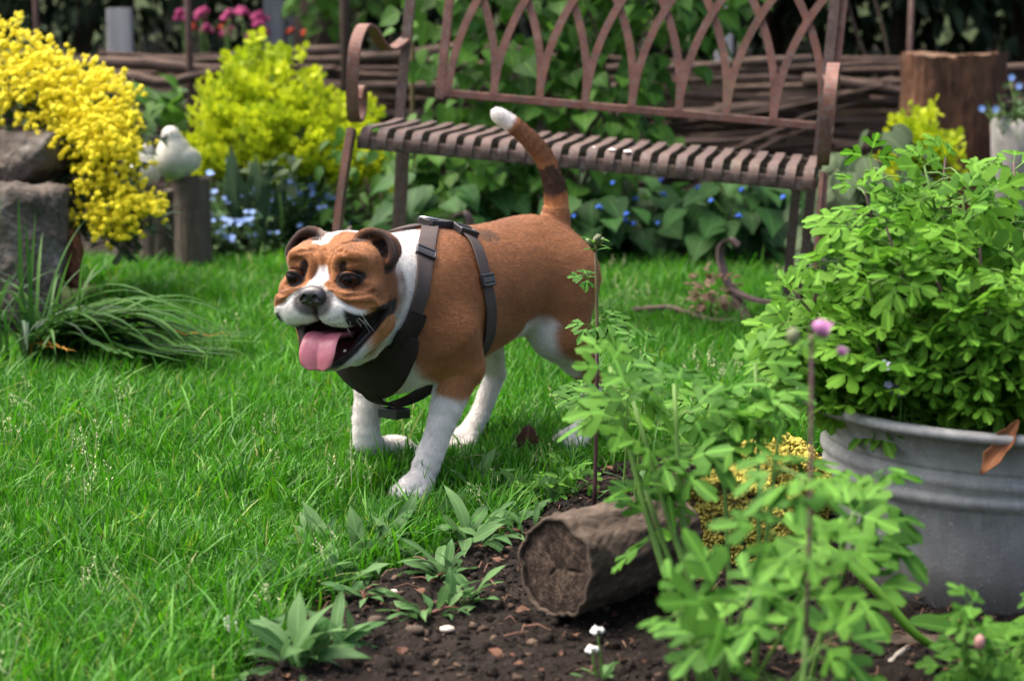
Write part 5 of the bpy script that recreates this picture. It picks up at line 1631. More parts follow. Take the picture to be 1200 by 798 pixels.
# rocks and the basket-of-gold cascading over them
def rock_mat(name, a, b, c):
    N = NT(name); v = N.coord()
    n1 = N.noise(v, 5, 8, .7); n2 = N.noise(v, 28, 7, .7)
    x = N.ramp(n1, [(.3, a), (.55, b), (.75, c)]); lich = N.ramp(N.noise(v, 9, 5, .6), [(.56, (0, 0, 0)), (.66, (1, 1, 1))])
    x = N.mix(N.math('MULTIPLY', lich, .6), x, (.42, .41, .37)); x = N.mix(N.math('MULTIPLY', n2, .7), x, tuple(q * .35 for q in a))
    N.set(Base_Color=x, Roughness=.92, Specular_IOR_Level=.2); N.bump(N.math('ADD', n1, n2), 1.0, .02); return N.m
M_ROCK = rock_mat('grey_brown_stone', (.075, .060, .048), (.17, .145, .12), (.27, .245, .21))
def rock(name, c, size, seed, label, mat=M_ROCK, cuts=9):
    g = np.random.default_rng(seed); F = Field(tuple(-1.25 * np.array(size)), tuple(1.25 * np.array(size)), max(size) / 46)
    F.d[:] = .5 * min(size)
    X, Y, Z = F.ax[0][:, None, None], F.ax[1][None, :, None], F.ax[2][None, None, :]
    d = np.full(F.d.shape, -9., np.float32); k = .18 * min(size)
    pl = [((1, 0, 0), 1), ((-1, 0, 0), 1), ((0, 1, 0), 1), ((0, -1, 0), 1), ((0, 0, 1), 1), ((0, 0, -1), 1)] + [(tuple(v / np.linalg.norm(v)), g.uniform(.78, 1.15)) for v in g.normal(size=(cuts, 3))]
    for nrm, o in pl:
        nr = np.array(nrm) + g.normal(size=3) * .12; nr /= np.linalg.norm(nr)
        e = X * nr[0] + Y * nr[1] + Z * nr[2] - o * float(np.sqrt(((nr * np.array(size)) ** 2).sum()))
        h = np.maximum(k - np.abs(d - e), 0) / k; d = np.maximum(d, e) + h * h * k * .25
    F.d = d.astype(np.float32); v, f = F.nets()
    nrm = F.grad(v, max(size) / 20)
    s_ = float(min(size)); v = v + nrm * (.07 * s_ * vnoise(v / s_, 3, seed) + .05 * s_ * vnoise(v / s_, 7, seed + 1) + .030 * s_ * np.abs(vnoise(v / s_, 17, seed + 2)) + .012 * s_ * vnoise(v / s_, 40, seed + 3))[:, None]
    o = link(name, mesh_np(name, v, f, mat), loc=c); tag(o, label, 'rock'); return o
rock('rock', (at(26, 300, 5.15).x - .03, 5.15, .155), (.15, .17, .205), 3, 'large rough grey rock at the left edge of the lawn')
rock('rock', (at(18, 200, 5.35).x, 5.42, .40), (.115, .13, .075), 5, 'smaller brown stone lying on top of the large rock under the yellow flowers')
rock('rock', (-1.55, 5.35, .16), (.22, .2, .2), 8, 'rock mostly outside the left edge of the picture')
M_TERRA = simple('terracotta', (.26, .10, .06), .85, scale=20)
sh = rock('pot_shard', (at(78, 300, 5.3).x, 5.35, .14), (.03, .03, .08), 12, 'reddish sliver of stone between the rock and the strap leaves', M_TERRA)

ay = empty('basket_of_gold', (at(80, 200, 5.5).x, 5.55, .30), 0, 'yellow flowering basket of gold plant cascading over the rocks at left', 'plant')
YK = [knob('flower_head', M_YELLOW, .0098, i, 11) for i in range(4)]
AL = [blade_leaf('leaf', ML_GREY, spoon(.13), .065, .4, .2, .0, 5, i) for i in range(3)]
heads, lv = [], []
def ay_cloud(px, py, Y, rw, rh, n, nl, ry=.10):
    nl = int(nl * 1.5)
    c = at(px, py, Y)
    for k in range(n):
        a = random.uniform(0, 6.28); rr = math.sqrt(random.random())
        p = c + Vector((math.cos(a) * rr * rw, random.uniform(-ry, ry) - .06 * (1 - rr), math.sin(a) * rr * rh))
        p += Vector((0, 0, .02 * noise.noise(p * 9)))
        for q in range(random.choice((2, 3, 4, 4))): heads.append((random.choice(YK), p + Vector((random.gauss(0, .021), random.gauss(0, .016), random.gauss(0, .014))), frame((random.uniform(-.4, .4), random.uniform(-.2, .6), .8), (0, -1, .3)), random.uniform(.7, 1.15)))
    for k in range(nl):
        a = random.uniform(0, 6.28); rr = math.sqrt(random.random()) * 1.0
        p = c + Vector((math.cos(a) * rr * rw, random.uniform(-.02, ry + .06), math.sin(a) * rr * rh - .035))
        lv.append((random.choice(AL), p, frame(rdir(-30, 50)), random.uniform(.8, 1.4)))
for args in ((60, 110, 5.52, .16, .10, 90, 60), (100, 150, 5.45, .12, .09, 70, 60), (128, 172, 5.42, .09, .09, 80, 40), (30, 90, 5.58, .10, .07, 50, 40), (130, 235, 5.38, .07, .07, 60, 40), (30, 62, 5.6, .10, .055, 46, 60), (70, 95, 5.55, .12, .08, 85, 80), (20, 105, 5.5, .09, .06, 34, 60), (115, 120, 5.5, .11, .085, 95, 80), (132, 150, 5.45, .08, .06, 60, 50), (125, 200, 5.4, .075, .06, 50, 60), (158, 240, 5.4, .06, .04, 34, 30), (135, 265, 5.36, .065, .05, 40, 40), (95, 180, 5.45, .06, .05, 10, 90), (70, 150, 5.5, .12, .05, 10, 130), (85, 230, 5.42, .055, .07, 4, 110), (40, 165, 5.52, .12, .04, 2, 90), (4, 30, 5.6, .04, .03, 10, 14), (10, 80, 5.6, .05, .03, 8, 40), (182, 246, 5.4, .025, .02, 12, 6)):
    ay_cloud(*args)
place('flower_head', heads, ay, 300, 'flower_head_mass'); place('leaf', lv, ay, 300, 'leaf_mass', key=lambda it: random.random())
for k in range(22):
    p = at(random.uniform(20, 170), random.uniform(60, 260), 5.48); stem(ay, stem_pts((at(60, 190, 5.6).x, 5.6, .33), p, .1, 4), .004, .002, M_STEMB, seg=5)

# strap-leaved clump spilling over the lawn
def strap_clump(c, specs, name, label):
    t = empty(name, c, 0, label, 'plant')
    for i, (az, el, L, w, droop, mat) in enumerate(specs):
        d0 = Vector((math.cos(az) * math.cos(el), math.sin(az) * math.cos(el), math.sin(el)))
        p = Vector((random.uniform(-.10, .06), random.uniform(-.05, .05), 0)); pts = [p.copy()]; n = 11; d = d0.copy()
        for k in range(n):
            d = (d + Vector((0, 0, -droop / n * (1 + 1.6 * k / n)))).normalized(); p = p + d * L / n
            if p.z < .065: p.z = .065 + .004 * (i % 5); d.z = max(d.z, 0)
            pts.append(p.copy())
        V, Fq, UV = [], [], []
        for k, q in enumerate(pts):
            tt = (pts[min(k + 1, n)] - pts[max(k - 1, 0)]).normalized(); s = tt.cross(Vector((0, 0, 1)))
            s = s.normalized() if s.length > .05 else Vector((math.sin(az), -math.cos(az), 0)); u = k / n
            hw = w * .5 * (1 - .2 * u) * min(1, (1 - u) * 3 + .03); nz = s.cross(tt)
            V += [q - s * hw + nz * hw * .35, q, q + s * hw + nz * hw * .35]; UV += [(0, u), (.5, u), (1, u)]
        for k in range(n):
            a = 3 * k; Fq += [(a, a + 1, a + 4, a + 3), (a + 1, a + 2, a + 5, a + 4)]
        link('leaf', leaf_mesh('leaf', V, Fq, UV, mat), t)
    return t
sp_ = []
for k in range(90): sp_.append((R(random.gauss(-8, 16)), R(random.uniform(22, 55)), random.uniform(.28, .50), random.uniform(.011, .018), random.uniform(.9, 1.6), random.choice((ML_STRAP, ML_STRAP, ML_STRAP, ML_BLUE))))
for k in range(34): sp_.append((R(random.uniform(20, 330)), R(random.uniform(40, 80)), random.uniform(.18, .32), random.uniform(.007, .011), random.uniform(.5, 1.4), random.choice((ML_STRAP, ML_STRAP, ML_BLUE))))
for k in range(7): sp_.append((R(random.gauss(-15, 22)), R(random.uniform(15, 35)), random.uniform(.16, .36), random.uniform(.006, .010), random.uniform(1.0, 1.6), ML_YEL))
c = ground_at(78, 432); strap_clump((c.x, c.y, 0), sp_, 'strap_leaf_clump', 'dark green strap leaved clump drooping onto the lawn in front of the rock')
sp_ = [(R(random.uniform(60, 120)), R(random.uniform(80, 88)), random.uniform(.26, .40), random.uniform(.010, .013), random.uniform(.1, .25), ML_STRAP) for k in range(7)] + [(R(random.uniform(0, 360)), R(random.uniform(50, 80)), random.uniform(.18, .3), .009, random.uniform(.3, 1.0), ML_STRAP) for k in range(12)]
c = ground_at(32, 438); strap_clump((c.x, c.y, 0), sp_, 'upright_strap_clump', 'upright blade leaves standing in front of the large rock')
# ------------------------------------------------------------------ the galvanised tub and its columbines
def zinc_mat():
    N = NT('galvanised_zinc'); v = N.coord()
    vor = N.n('TexVoronoi'); vor.inputs['Scale'].default_value = 55; N.l(v, vor.inputs['Vector'])
    a = N.noise(v, 7, 6, .65); b = N.noise(N.coord('Object', (6, 6, 1)), 9, 6, .7); cc = N.noise(v, 220, 3)
    c = N.ramp(a, [(.3, (.19, .192, .19)), (.7, (.34, .342, .335))])
    c = N.mix(N.math('MULTIPLY', N.ramp(vor.outputs['Color'], [(0, (0, 0, 0)), (1, (1, 1, 1))]), .28), c, (.50, .505, .50))
    c = N.mix(N.math('MULTIPLY', N.ramp(b, [(.5, (0, 0, 0)), (.75, (1, 1, 1))]), .45), c, (.55, .55, .53))
    c = N.mix(N.math('MULTIPLY', cc, .25), c, (.18, .185, .185))
    c = N.mix(N.ramp(N.noise(v, 3.2, 4), [(.62, (0, 0, 0)), (.74, (.5, .5, .5))]), c, (.13, .12, .085))
    geo = N.n('TexCoord').outputs['Object']; sz = N.n('SeparateXYZ'); N.l(geo, sz.inputs[0])
    st = N.noise(N.coord('Object', (14, 14, .8)), 4, 5, .7)
    c = N.mix(N.math('MULTIPLY', N.ramp(st, [(.45, (0, 0, 0)), (.7, (1, 1, 1))]), .45), c, (.17, .175, .17))
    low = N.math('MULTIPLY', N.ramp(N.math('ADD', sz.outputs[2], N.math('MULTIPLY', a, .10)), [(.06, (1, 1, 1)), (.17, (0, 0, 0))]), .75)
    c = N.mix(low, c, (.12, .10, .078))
    sp = N.noise(v, 60, 4, .7); c = N.mix(N.math('MULTIPLY', N.ramp(sp, [(.62, (0, 0, 0)), (.70, (1, 1, 1))]), .6), c, (.55, .55, .53))
    N.set(Base_Color=c, Roughness=.72, Metallic=.15, Specular_IOR_Level=.4); N.bump(N.math('ADD', a, cc), .25, .004); return N.m
M_ZINC = zinc_mat()
TX, TY = .705, 2.83
tub = empty('zinc_tub', (TX, TY, 0), 0, 'big grey galvanised metal tub planted with columbines', 'tub')
prof = [(.0, .012), (.20, .012), (.207, .020), (.214, .08), (.231, .165), (.2335, .170), (.2445, .178), (.2445, .187), (.2375, .1945), (.2475, .203), (.2485, .213), (.2420, .222), (.262, .268), (.270, .274), (.284, .275), (.288, .281), (.286, .288), (.276, .290), (.268, .286), (.262, .278), (.240, .215), (.236, .205)]
V, Fq, n = [], [], 96
for r_, z_ in prof:
    for k in range(n):
        a = 2 * PI * k / n; dent = 1 + .004 * math.sin(3 * a + 1) + .003 * math.sin(7 * a)
        V.append((math.cos(a) * r_ * dent * 1.02, math.sin(a) * r_ * dent, z_ + .003 * math.sin(2 * a + .6) * (z_ > .2)))
for j in range(len(prof) - 1):
    for k in range(n): Fq.append((j * n + k, j * n + (k + 1) % n, (j + 1) * n + (k + 1) % n, (j + 1) * n + k))
link('body', mesh('body', V, Fq, M_ZINC), tub)
MB().tube([(0, 0, .19), (0, 0, .238)], [.232, .243], 40).build('soil', M_SOIL, tub)
# carrying handle standing up at the back
hp = spline([(.135, .19, .27), (.132, .195, .36), (.145, .20, .392), (.20, .19, .398), (.27, .15, .398), (.30, .125, .38), (.302, .12, .27)], 5)
MB().tube(hp, .0065, 10).build('handle', simple('bare_zinc', (.42, .44, .47), .45, .4, scale=60), tub, True)
for q in (hp[0], hp[-1]): MB().bar(Vector(q) - Vector((0, 0, .03)), Vector(q) + Vector((0, 0, .01)), .03, .006, (.8, -.6, 0), .2).build('handle_lug', M_ZINC, tub)

COL = [lobed_leaf('leaf', ML_COL, .070, i, lw=44, la_=46, deep=.40, cup=.16) for i in range(8)]
COLB = [lobed_leaf('leaf', ML_COLB, .088, 20 + i, cup=.12, lw=42, la_=46, long=1.12, deep=.38) for i in range(6)]
def columbine(t, base, tip, n_leaf, leaves, spread, sc, mat, r0=.004, r1=.002, its=None, top=True, bow=.05, t0=.35, el=(-10, 40), face=(0, -.45, 1)):
    pts = stem_pts(base, tip, bow, 7); stem(t, pts, r0, r1, mat)
    for k in range(n_leaf):
        u = t0 + (1 - t0) * (k + random.random() * .6) / n_leaf
        i = min(int(u * 7), 6); p = pts[i].lerp(pts[i + 1], u * 7 - i) if u < 1 else pts[-1]
        d = rdir(*el); L = spread * random.uniform(.5, 1.1) * (1.15 - .6 * u)
        e = p + d * L
        if L > .02:
            its.setdefault('stalk', []).append((p, p.lerp(e, .5) + Vector((0, 0, L * .12)), e, .0014))
        its.setdefault('leaf', []).append((random.choice(leaves), e, frame(Vector((d.x, d.y, d.z * .3 + .05 + random.gauss(0, .25))) + Vector((0, -.15, 0)), face, random.gauss(0, .45)), sc * random.uniform(.6, 1.25)))
    if top: its.setdefault('leaf', []).append((random.choice(leaves), pts[-1], frame(rdir(30, 70), face), sc * .8))
def finish(t, its, limit, mat):
    if its.get('stalk'):
        mb = MB()
        for a, b, c, r in its['stalk']: mb.tube(local(t, [a, b, c]), [r, r, r * .8], 5, cap=False)
        o = mb.build('leaf_stalks', mat, t, True); o['kind'] = 'stuff'
    place('leaf', its.get('leaf', []), t, limit, 'leaf_mass')
cb = empty('columbine', (TX, TY, .238), 0, 'lush bright green columbine mass growing out of the zinc tub', 'plant')
its = {}
TIPS = [(1330, 260, 2.85), (1350, 340, 2.75), (1320, 420, 2.66), (1390, 320, 2.85), (1380, 410, 2.75), (1300, 320, 3.0), (1340, 380, 2.98), (1260, 430, 2.6), (935, 425, 2.76), (955, 450, 2.72), (915, 375, 2.78), (929, 340, 2.72), (979, 300, 2.76), (1009, 250, 2.80), (1019, 185, 2.86), (1014, 225, 2.80), (1038, 265, 2.70), (949, 400, 2.74), (979, 440, 2.74), (1018, 330, 2.66), (1058, 300, 2.66), (1048, 240, 2.78), (1083, 195, 2.84), (1108, 185, 2.9), (1128, 230, 2.75), (1158, 205, 2.86), (1188, 190, 2.9), (1203, 250, 2.76), (1148, 290, 2.68), (1098, 330, 2.62), (1068, 370, 2.66), (1028, 405, 2.66), (1108, 400, 2.62), (1158, 360, 2.60), (1198, 330, 2.62), (1178, 400, 2.62), (1238, 220, 2.85), (1248, 300, 2.7), (1258, 390, 2.6), (1288, 250, 2.8), (1009, 380, 2.68), (1073, 425, 2.62), (1009, 440, 2.68), (1138, 435, 2.60), (1218, 430, 2.60), (1088, 250, 2.95), (1188, 270, 2.98), (1028, 300, 2.95), (954, 360, 2.85)]
for px, py, Y in TIPS:
    tip = at(px, py, Y); a = random.uniform(0, 6.28); base = Vector((TX + (tip.x - TX) * .42 + random.gauss(0, .03), TY + (tip.y - TY) * .42 + random.gauss(0, .03), .235))
    columbine(cb, base, tip, 16, COL, .068, .80, random.choice((M_STEM, M_STEM, M_STEMP)), .0032, .0016, its, bow=random.uniform(.02, .09), t0=.25)
finish(cb, its, 300, M_STEM)
# lilac flowers low in the tub
LIL = small_flower('flower', M_LILAC, .008)
lf = empty('lilac_flowers', (at(985, 440, 2.7).x, 2.68, .238), 0, 'small lilac flowers nestling at the left rim of the tub', 'flower'); fl = []
for k in range(12):
    p = at(random.uniform(1025, 1090), random.uniform(425, 465), random.uniform(2.60, 2.70)); fl.append((LIL, p, frame((random.uniform(-.4, .4), .5, .6), (0, -1, .5)), random.uniform(.7, 1.1)))
    if k % 3 == 0: stem(lf, [(p.x, p.y + .01, .238), (p.x, p.y + .005, (p.z + .238) / 2), p], .0012, .001, M_STEM, seg=4)
place('flower', fl, lf, 40)
# brown curled leaf caught on the rim
def dead_leaf(name, loc, rot, L, w, label, mat, seed=0, curl=1.0):
    g = np.random.default_rng(seed); V, Fq, UV = [], [], []; n, m = 10, 6
    for i in range(n + 1):
        t = i / n; hw = L * w * math.sin(PI * min(1, t * .97 + .02)) ** .8 * (1 + .2 * math.sin(t * 17 + seed))
        for j in range(m + 1):
            x = (j / m * 2 - 1); V.append((x * hw * (1 - .3 * curl * abs(x)), L * (t - .5), curl * .32 * hw * x * x + .10 * L * math.sin(t * 3.2 + seed) + g.normal() * .012 * L)); UV.append((j / m, t))
    for i in range(n):
        for j in range(m): a = i * (m + 1) + j; Fq.append((a, a + 1, a + m + 2, a + m + 1))
    o = link(name, leaf_mesh(name, V, Fq, UV, mat)); o.location = loc; o.rotation_euler = rot; tag(o, label, 'dead leaf')
    o.modifiers.new('thick', 'SOLIDIFY').thickness = .0008; return o
M_DEAD = leaf_mat('dead_brown_leaf', (.10, .040, .018), (.24, .10, .045), .15, .65)
M_DEAD2 = leaf_mat('dark_dead_leaf', (.075, .036, .024), (.15, .075, .045), .1, .65)
p = at(1172, 524, 2.545); dead_leaf('dead_leaf', p, (R(62), R(20), R(-48)), .085, .26, 'curled brown dead leaf hanging over the rim of the zinc tub', M_DEAD, 3, 1.4)
p = ground_at(617, 524, .03); dead_leaf('dead_leaf', (p.x, p.y - .01, .046), (R(72), R(10), R(12)), .056, .46, 'dark brown fallen leaf standing in the grass behind the front paw', M_DEAD2, 5, .5)

# ------------------------------------------------------------------ foreground columbines in the bed
def columbine_plant(base_px, Yb, stems_, label, leaves=COLB, sc=1.0, mat=M_STEM, r=.0045, nl=7, spread=.07, limit=200, base=None, name='columbine', t0=.3):
    b = Vector(base) if base else Vector((at(base_px, 700, Yb).x, Yb, 0))
    b.z = max(0, soil_z(b.x, b.y)) if not base else b.z
    t = empty(name, b, 0, label, 'plant', None); its = {}
    for (px, py, Y, n) in stems_:
        tip = at(px, py, Y); bb = b + Vector((random.uniform(-.02, .02), random.uniform(-.02, .02), -.005))
        columbine(t, bb, tip, n, leaves, spread, sc, mat, r, r * .45, its, bow=random.uniform(.01, .05), t0=t0)
    finish(t, its, limit, M_STEM); return t
columbine_plant(846, 2.33, [(742, 470, 2.42, 3), (757, 575, 2.38, 3), (790, 450, 2.44, 4), (715, 430, 2.46, 3)], 'columbine with a thick pale stem leaning left in front of the log', sc=.80, r=.0062, spread=.045, t0=.72)
columbine_plant(880, 2.36, [(845, 465, 2.46, 3), (915, 490, 2.40, 3), (885, 425, 2.48, 4)], 'columbine with several slim stems in front of the mossy log', sc=.76, r=.0042, spread=.045, t0=.74)
columbine_plant(935, 2.20, [(1000, 600, 2.20, 3), (1025, 560, 2.26, 2), (985, 655, 2.16, 3)], 'columbine leaning right across the foot of the zinc tub', sc=.80, r=.0032, spread=.045, t0=.7)
columbine_plant(830, 2.03, [(800, 700, 2.04, 2), (880, 690, 2.02, 3), (945, 700, 1.98, 3), (965, 755, 1.96, 3)], 'blurred low columbine nearest the camera at the bottom edge', sc=.80, r=.0035, base=(.20, 2.03, .0), spread=.05, t0=.68)
# the sharp stem right in front of the dog, with a bud cluster
b = ground_at(696, 612); b.z = soil_z(b.x, b.y)
t = empty('columbine', b, 0, 'single purple columbine stem with a green bud cluster in front of the dog hind leg', 'plant')
tip = at(698, 288, 3.21); pts = stem_pts(b, tip, .008, 10, (1, 0, 0)); n = len(pts)
stem(t, pts[:7], .0038, .0032, M_STEMP); stem(t, pts[6:], .0032, .0022, simple('reddish_green_stem', (.16, .13, .06), .5, scale=25))
its = {}
COLS = [lobed_leaf('leaf', ML_COLB, .062, 40 + i, cup=.2, lw=42) for i in range(5)]
for py, lst in ((460, ((-1, 0, .02, .85), (1, -.3, .0, .8), (-.9, -.6, -.1, .9), (.9, .4, -.1, .8), (-.5, -.9, -.25, .9))), (375, ((1.0, -.2, .05, .8), (.8, -.8, -.2, .75), (-.4, -.8, -.3, .7))), (325, ((-1, -.2, .1, .55), (-.8, .3, -.1, .45)))):
    p = at(697, py, 3.21)
    for x, y, z, s in lst:
        d = Vector((x, y, z)).normalized(); e = p + d * .022 * s; its.setdefault('stalk', []).append((p, p.lerp(e, .5), e, .0012)); its.setdefault('leaf', []).append((random.choice(COLS), e, frame(d, (0, -.6, 1)), s))
BRC = [blade_leaf('leaf', ML_COLB, lance(.16), .034, .5, .3, .0, 5, i) for i in range(2)]
for k in range(9): d = rdir(-5, 55); its['leaf'].append((random.choice(BRC), tip + Vector((0, 0, random.uniform(-.012, .008))), frame(d), random.uniform(.7, 1.1)))
finish(t, its, 60, M_STEM)
M_BUD = simple('green_purple_bud', (.14, .16, .08), .5, var=.4, scale=60)
for k in range(6):
    d = rdir(20, 80); v, f = uv_sphere(.0062, 10, 8, (.8, .8, 1.5)); q = d.to_track_quat('Z', 'Y'); p = tip - b + d * .012
    link('bud', mesh('bud', [q @ Vector(x) + p for x in v], f, M_BUD), t)
# leafy columbines between that stem and the lawn
columbine_plant(735, 3.02, [(735, 455, 3.05, 2), (756, 405, 3.02, 3)], 'soft green columbine just right of the purple stem', COLS, 1.0, M_STEM, .0026, spread=.04, t0=.68)
columbine_plant(815, 2.9, [(790, 500, 2.9, 2), (850, 470, 2.92, 2), (905, 450, 2.95, 3), (925, 420, 3.0, 3)], 'pale green columbine between the purple stem and the zinc tub', COLS, 1.0, M_STEM, .0026, spread=.04, t0=.7)
columbine_plant(655, 3.28, [(640, 565, 3.26, 2), (660, 548, 3.28, 2), (612, 580, 3.25, 2), (690, 565, 3.25, 2)], 'young low columbine at the lawn edge beside the front paw', COLS, .7, M_STEM, .0016, spread=.035, t0=.5)
# tall blurred columbine with a mauve flower close to the camera
b = Vector((at(932, 790, 1.86).x, 1.86, 0)); t = empty('columbine', b, 0, 'tall thin columbine with a mauve pink flower close to the camera', 'plant')
tip = at(951, 392, 1.92); pts = stem_pts(b, tip, .012, 9, (1, 0, 0)); stem(t, pts[:5], .0026, .0024, M_STEM); stem(t, pts[4:], .0024, .0018, simple('mauve_stem', (.16, .085, .085), .5, scale=25))
its = {}
for py, k in ((470, 0), (560, 3), (640, 3)):
    p = at(945 - (py - 470) * .04, py, 1.9)
    for q in range(k): d = rdir(-10, 25); e = p + d * .03; its.setdefault('stalk', []).append((p, p.lerp(e, .5), e, .0013)); its.setdefault('leaf', []).append((random.choice(COLB), e, frame(d, (0, -.5, 1)), .62))
for k in range(4): d = rdir(-30, 30); its.setdefault('leaf', []).append((BRC[0], tip + Vector((0, 0, -.004)), frame(d), .8))
finish(t, its, 40, M_STEM)
def nodding_flower(t, p, mat, s, d=(.25, -.2, -.75)):
    d = Vector(d).normalized(); q = d.to_track_quat('Z', 'Y'); V, Fq = [], []
    rings = [(.003, -.002), (.010, .004), (.013, .012), (.011, .020), (.013, .026)]
    for r_, z_ in rings:
        for k in range(10):
            a = 2 * PI * k / 10; rr = r_ * (1 + .18 * (k % 2) * (z_ > .01)); V.append(q @ Vector((math.cos(a) * rr * s, math.sin(a) * rr * s, z_ * s)) + p)
    for j in range(4):
        for k in range(10): Fq.append((j * 10 + k, j * 10 + (k + 1) % 10, (j + 1) * 10 + (k + 1) % 10, (j + 1) * 10 + k))
    link('flower', mesh('flower', V, Fq, mat), t)
nodding_flower(t, tip - b + Vector((.002, 0, .010)), M_MAUVE, .64, (.9, -.2, -.35)); nodding_flower(t, tip - b + Vector((.026, 0, -.014)), M_MAUVE, .34, (.8, 0, -.5))
v, f = uv_sphere(.007, 10, 8, (1, 1, 1.3)); link('bud', mesh('bud', [Vector(x) + tip - b + Vector((-.018, 0, -.002)) for x in v], f, M_BUD), t)

# ------------------------------------------------------------------ the cut log, moss, twigs
M_LOGB = bark_mat('log_bark', (.016, .011, .008), (.185, .14, .105), 34, (1, 1, 1))
lc = ground_at(653, 744); lc.z = .066 + soil_z(lc.x, lc.y)
ax = Vector((.70, .71, .0)).normalized()
log = empty('log', (lc.x - .004, lc.y - .022, lc.z + .006), 0, 'short cut log lying on the soil with its dark end grain facing the camera', 'log')
u_, w_ = Vector((0, 0, 1)), ax.cross(Vector((0, 0, 1)))
V, Fq, n, m = [], [], 144, 60
rl = random.Random(2); ph = [rl.uniform(0, 6.28) for _ in range(5)]
LR = lambda a, t: .0685 * (1 + .05 * math.sin(2 * a + ph[0]) + .03 * math.sin(5 * a + ph[1]) + .02 * math.sin(11 * a + ph[2])) * (1 - .08 * t)
A_, T_ = np.meshgrid(2 * PI * np.arange(n) / n, np.arange(m + 1) / m); A_, T_ = A_.ravel(), T_.ravel()
Q_ = np.c_[np.cos(A_), np.sin(A_), T_ * 2.4]
RR_ = np.array([LR(a, t) for a, t in zip(A_, T_)]) * (1 + .045 * (np.abs(vnoise(Q_, 7, 61)) - .5) + .03 * vnoise(Q_ * np.array((1, 1, .5)), 15, 62) + .012 * vnoise(Q_, 40, 63) + np.random.default_rng(6).normal(0, .004, len(A_)))
for a, t_, r_ in zip(A_, T_, RR_): V.append(ax * (t_ * .235) + (u_ * math.sin(a) + w_ * math.cos(a)) * float(r_))
for j in range(m):
    for k in range(n): Fq.append((j * n + k, (j + 1) * n + k, (j + 1) * n + (k + 1) % n, j * n + (k + 1) % n))
Fq.append(tuple(m * n + k for k in range(n))[::-1])
# inner lip so the bark stands proud of the wood
b0 = len(V)
for k in range(n): V.append(V[k] * .925 - ax * .001)
for k in range(n): Fq.append((k, (k + 1) % n, b0 + (k + 1) % n, b0 + k))
b1 = len(V)
for k in range(n): V.append(V[b0 + k] + ax * .010)
for k in range(n): Fq.append((b0 + k, b0 + (k + 1) % n, b1 + (k + 1) % n, b1 + k))
link('bark', mesh('bark', V, Fq, M_LOGB), log)
def endgrain():
    N = NT('log_end_grain'); c_ = N.n('TexCoord').outputs['UV']
    sx_ = N.n('SeparateXYZ'); mp = N.n('Mapping'); mp.inputs['Location'].default_value = (-.5, -.5, 0); N.l(c_, mp.inputs['Vector']); N.l(mp.outputs[0], sx_.inputs[0])
    nz = N.noise(mp.outputs[0], 3.0, 5, .6); nf = N.noise(mp.outputs[0], 16, 6, .75)
    ln = N.n('VectorMath', operation='LENGTH'); N.l(mp.outputs[0], ln.inputs[0])
    rr = N.math('ADD', ln.outputs['Value'], N.math('MULTIPLY', nz, .10))
    rg = N.math('SINE', N.math('MULTIPLY', rr, 150.0))
    ang = N.math('ARCTAN2', sx_.outputs[1], sx_.outputs[0])
    cb_ = N.n('CombineXYZ'); N.l(N.math('MULTIPLY', ang, 5.0), cb_.inputs[0]); N.l(N.math('MULTIPLY', ln.outputs['Value'], 3.0), cb_.inputs[1])
    ray = N.noise(cb_.outputs[0], 2.2, 5, .8)
    c = N.ramp(N.math('ADD', N.math('MULTIPLY', rg, .018), N.math('ADD', N.math('MULTIPLY', nf, .6), N.math('MULTIPLY', nz, .4))), [(.40, (.014, .010, .008)), (.50, (.070, .047, .034)), (.60, (.20, .145, .105))])
    c = N.mix(N.ramp(ray, [(.5, (0, 0, 0)), (.62, (1, 1, 1))]), c, (.022, .015, .011))
    c = N.mix(N.ramp(rr, [(.40, (0, 0, 0)), (.56, (.8, .8, .8))]), c, (.030, .021, .016))
    N.set(Base_Color=c, Roughness=.9, Specular_IOR_Level=.2); N.bump(N.math('ADD', N.math('MULTIPLY', rg, .05), N.math('ADD', ray, nf)), .8, .004); return N.m
V, Fq, UV = [], [], []; q_ = 26
cracks = [(.05, .008, .95), (2.3, .004, .7), (4.0, .0035, .55)]
for i in range(q_ + 1):
    for k in range(n):
        a = 2 * PI * k / n; rr = i / q_
        p = (u_ * math.sin(a) + w_ * math.cos(a)) * LR(a, 0) * .925 * rr
        dep = .004 + .003 * noise.noise(Vector((math.cos(a) * rr * 3, math.sin(a) * rr * 3, 0)))
        for ca, wd, ln_ in cracks:
            da = abs((a - ca + PI) % (2 * PI) - PI) * rr
            da += .03 * math.sin(rr * 9 + ca)
            if rr < ln_: dep += .0028 * max(0, 1 - da / (wd * 3)) * min(1, rr * 3)
        V.append(p + ax * dep); UV.append((.5 + .5 * rr * math.cos(a), .5 + .5 * rr * math.sin(a)))
for i in range(q_):
    for k in range(n): Fq.append((i * n + k, i * n + (k + 1) % n, (i + 1) * n + (k + 1) % n, (i + 1) * n + k))
link('cut_face', leaf_mesh('cut_face', V, Fq, UV, endgrain()), log)
# loose bark flap over the top and a twig lying along it
s0 = log.location
tw = MB().tube([at(652, 605, 2.64), at(668, 616, 2.67), at(690, 630, 2.71), at(720, 645, 2.76)], [.0075, .007, .006, .004], 8, jitter=.1).build('twig', M_LOGB, None, True); tag(tw, 'short crooked grey twig lying on top of the cut log', 'twig')
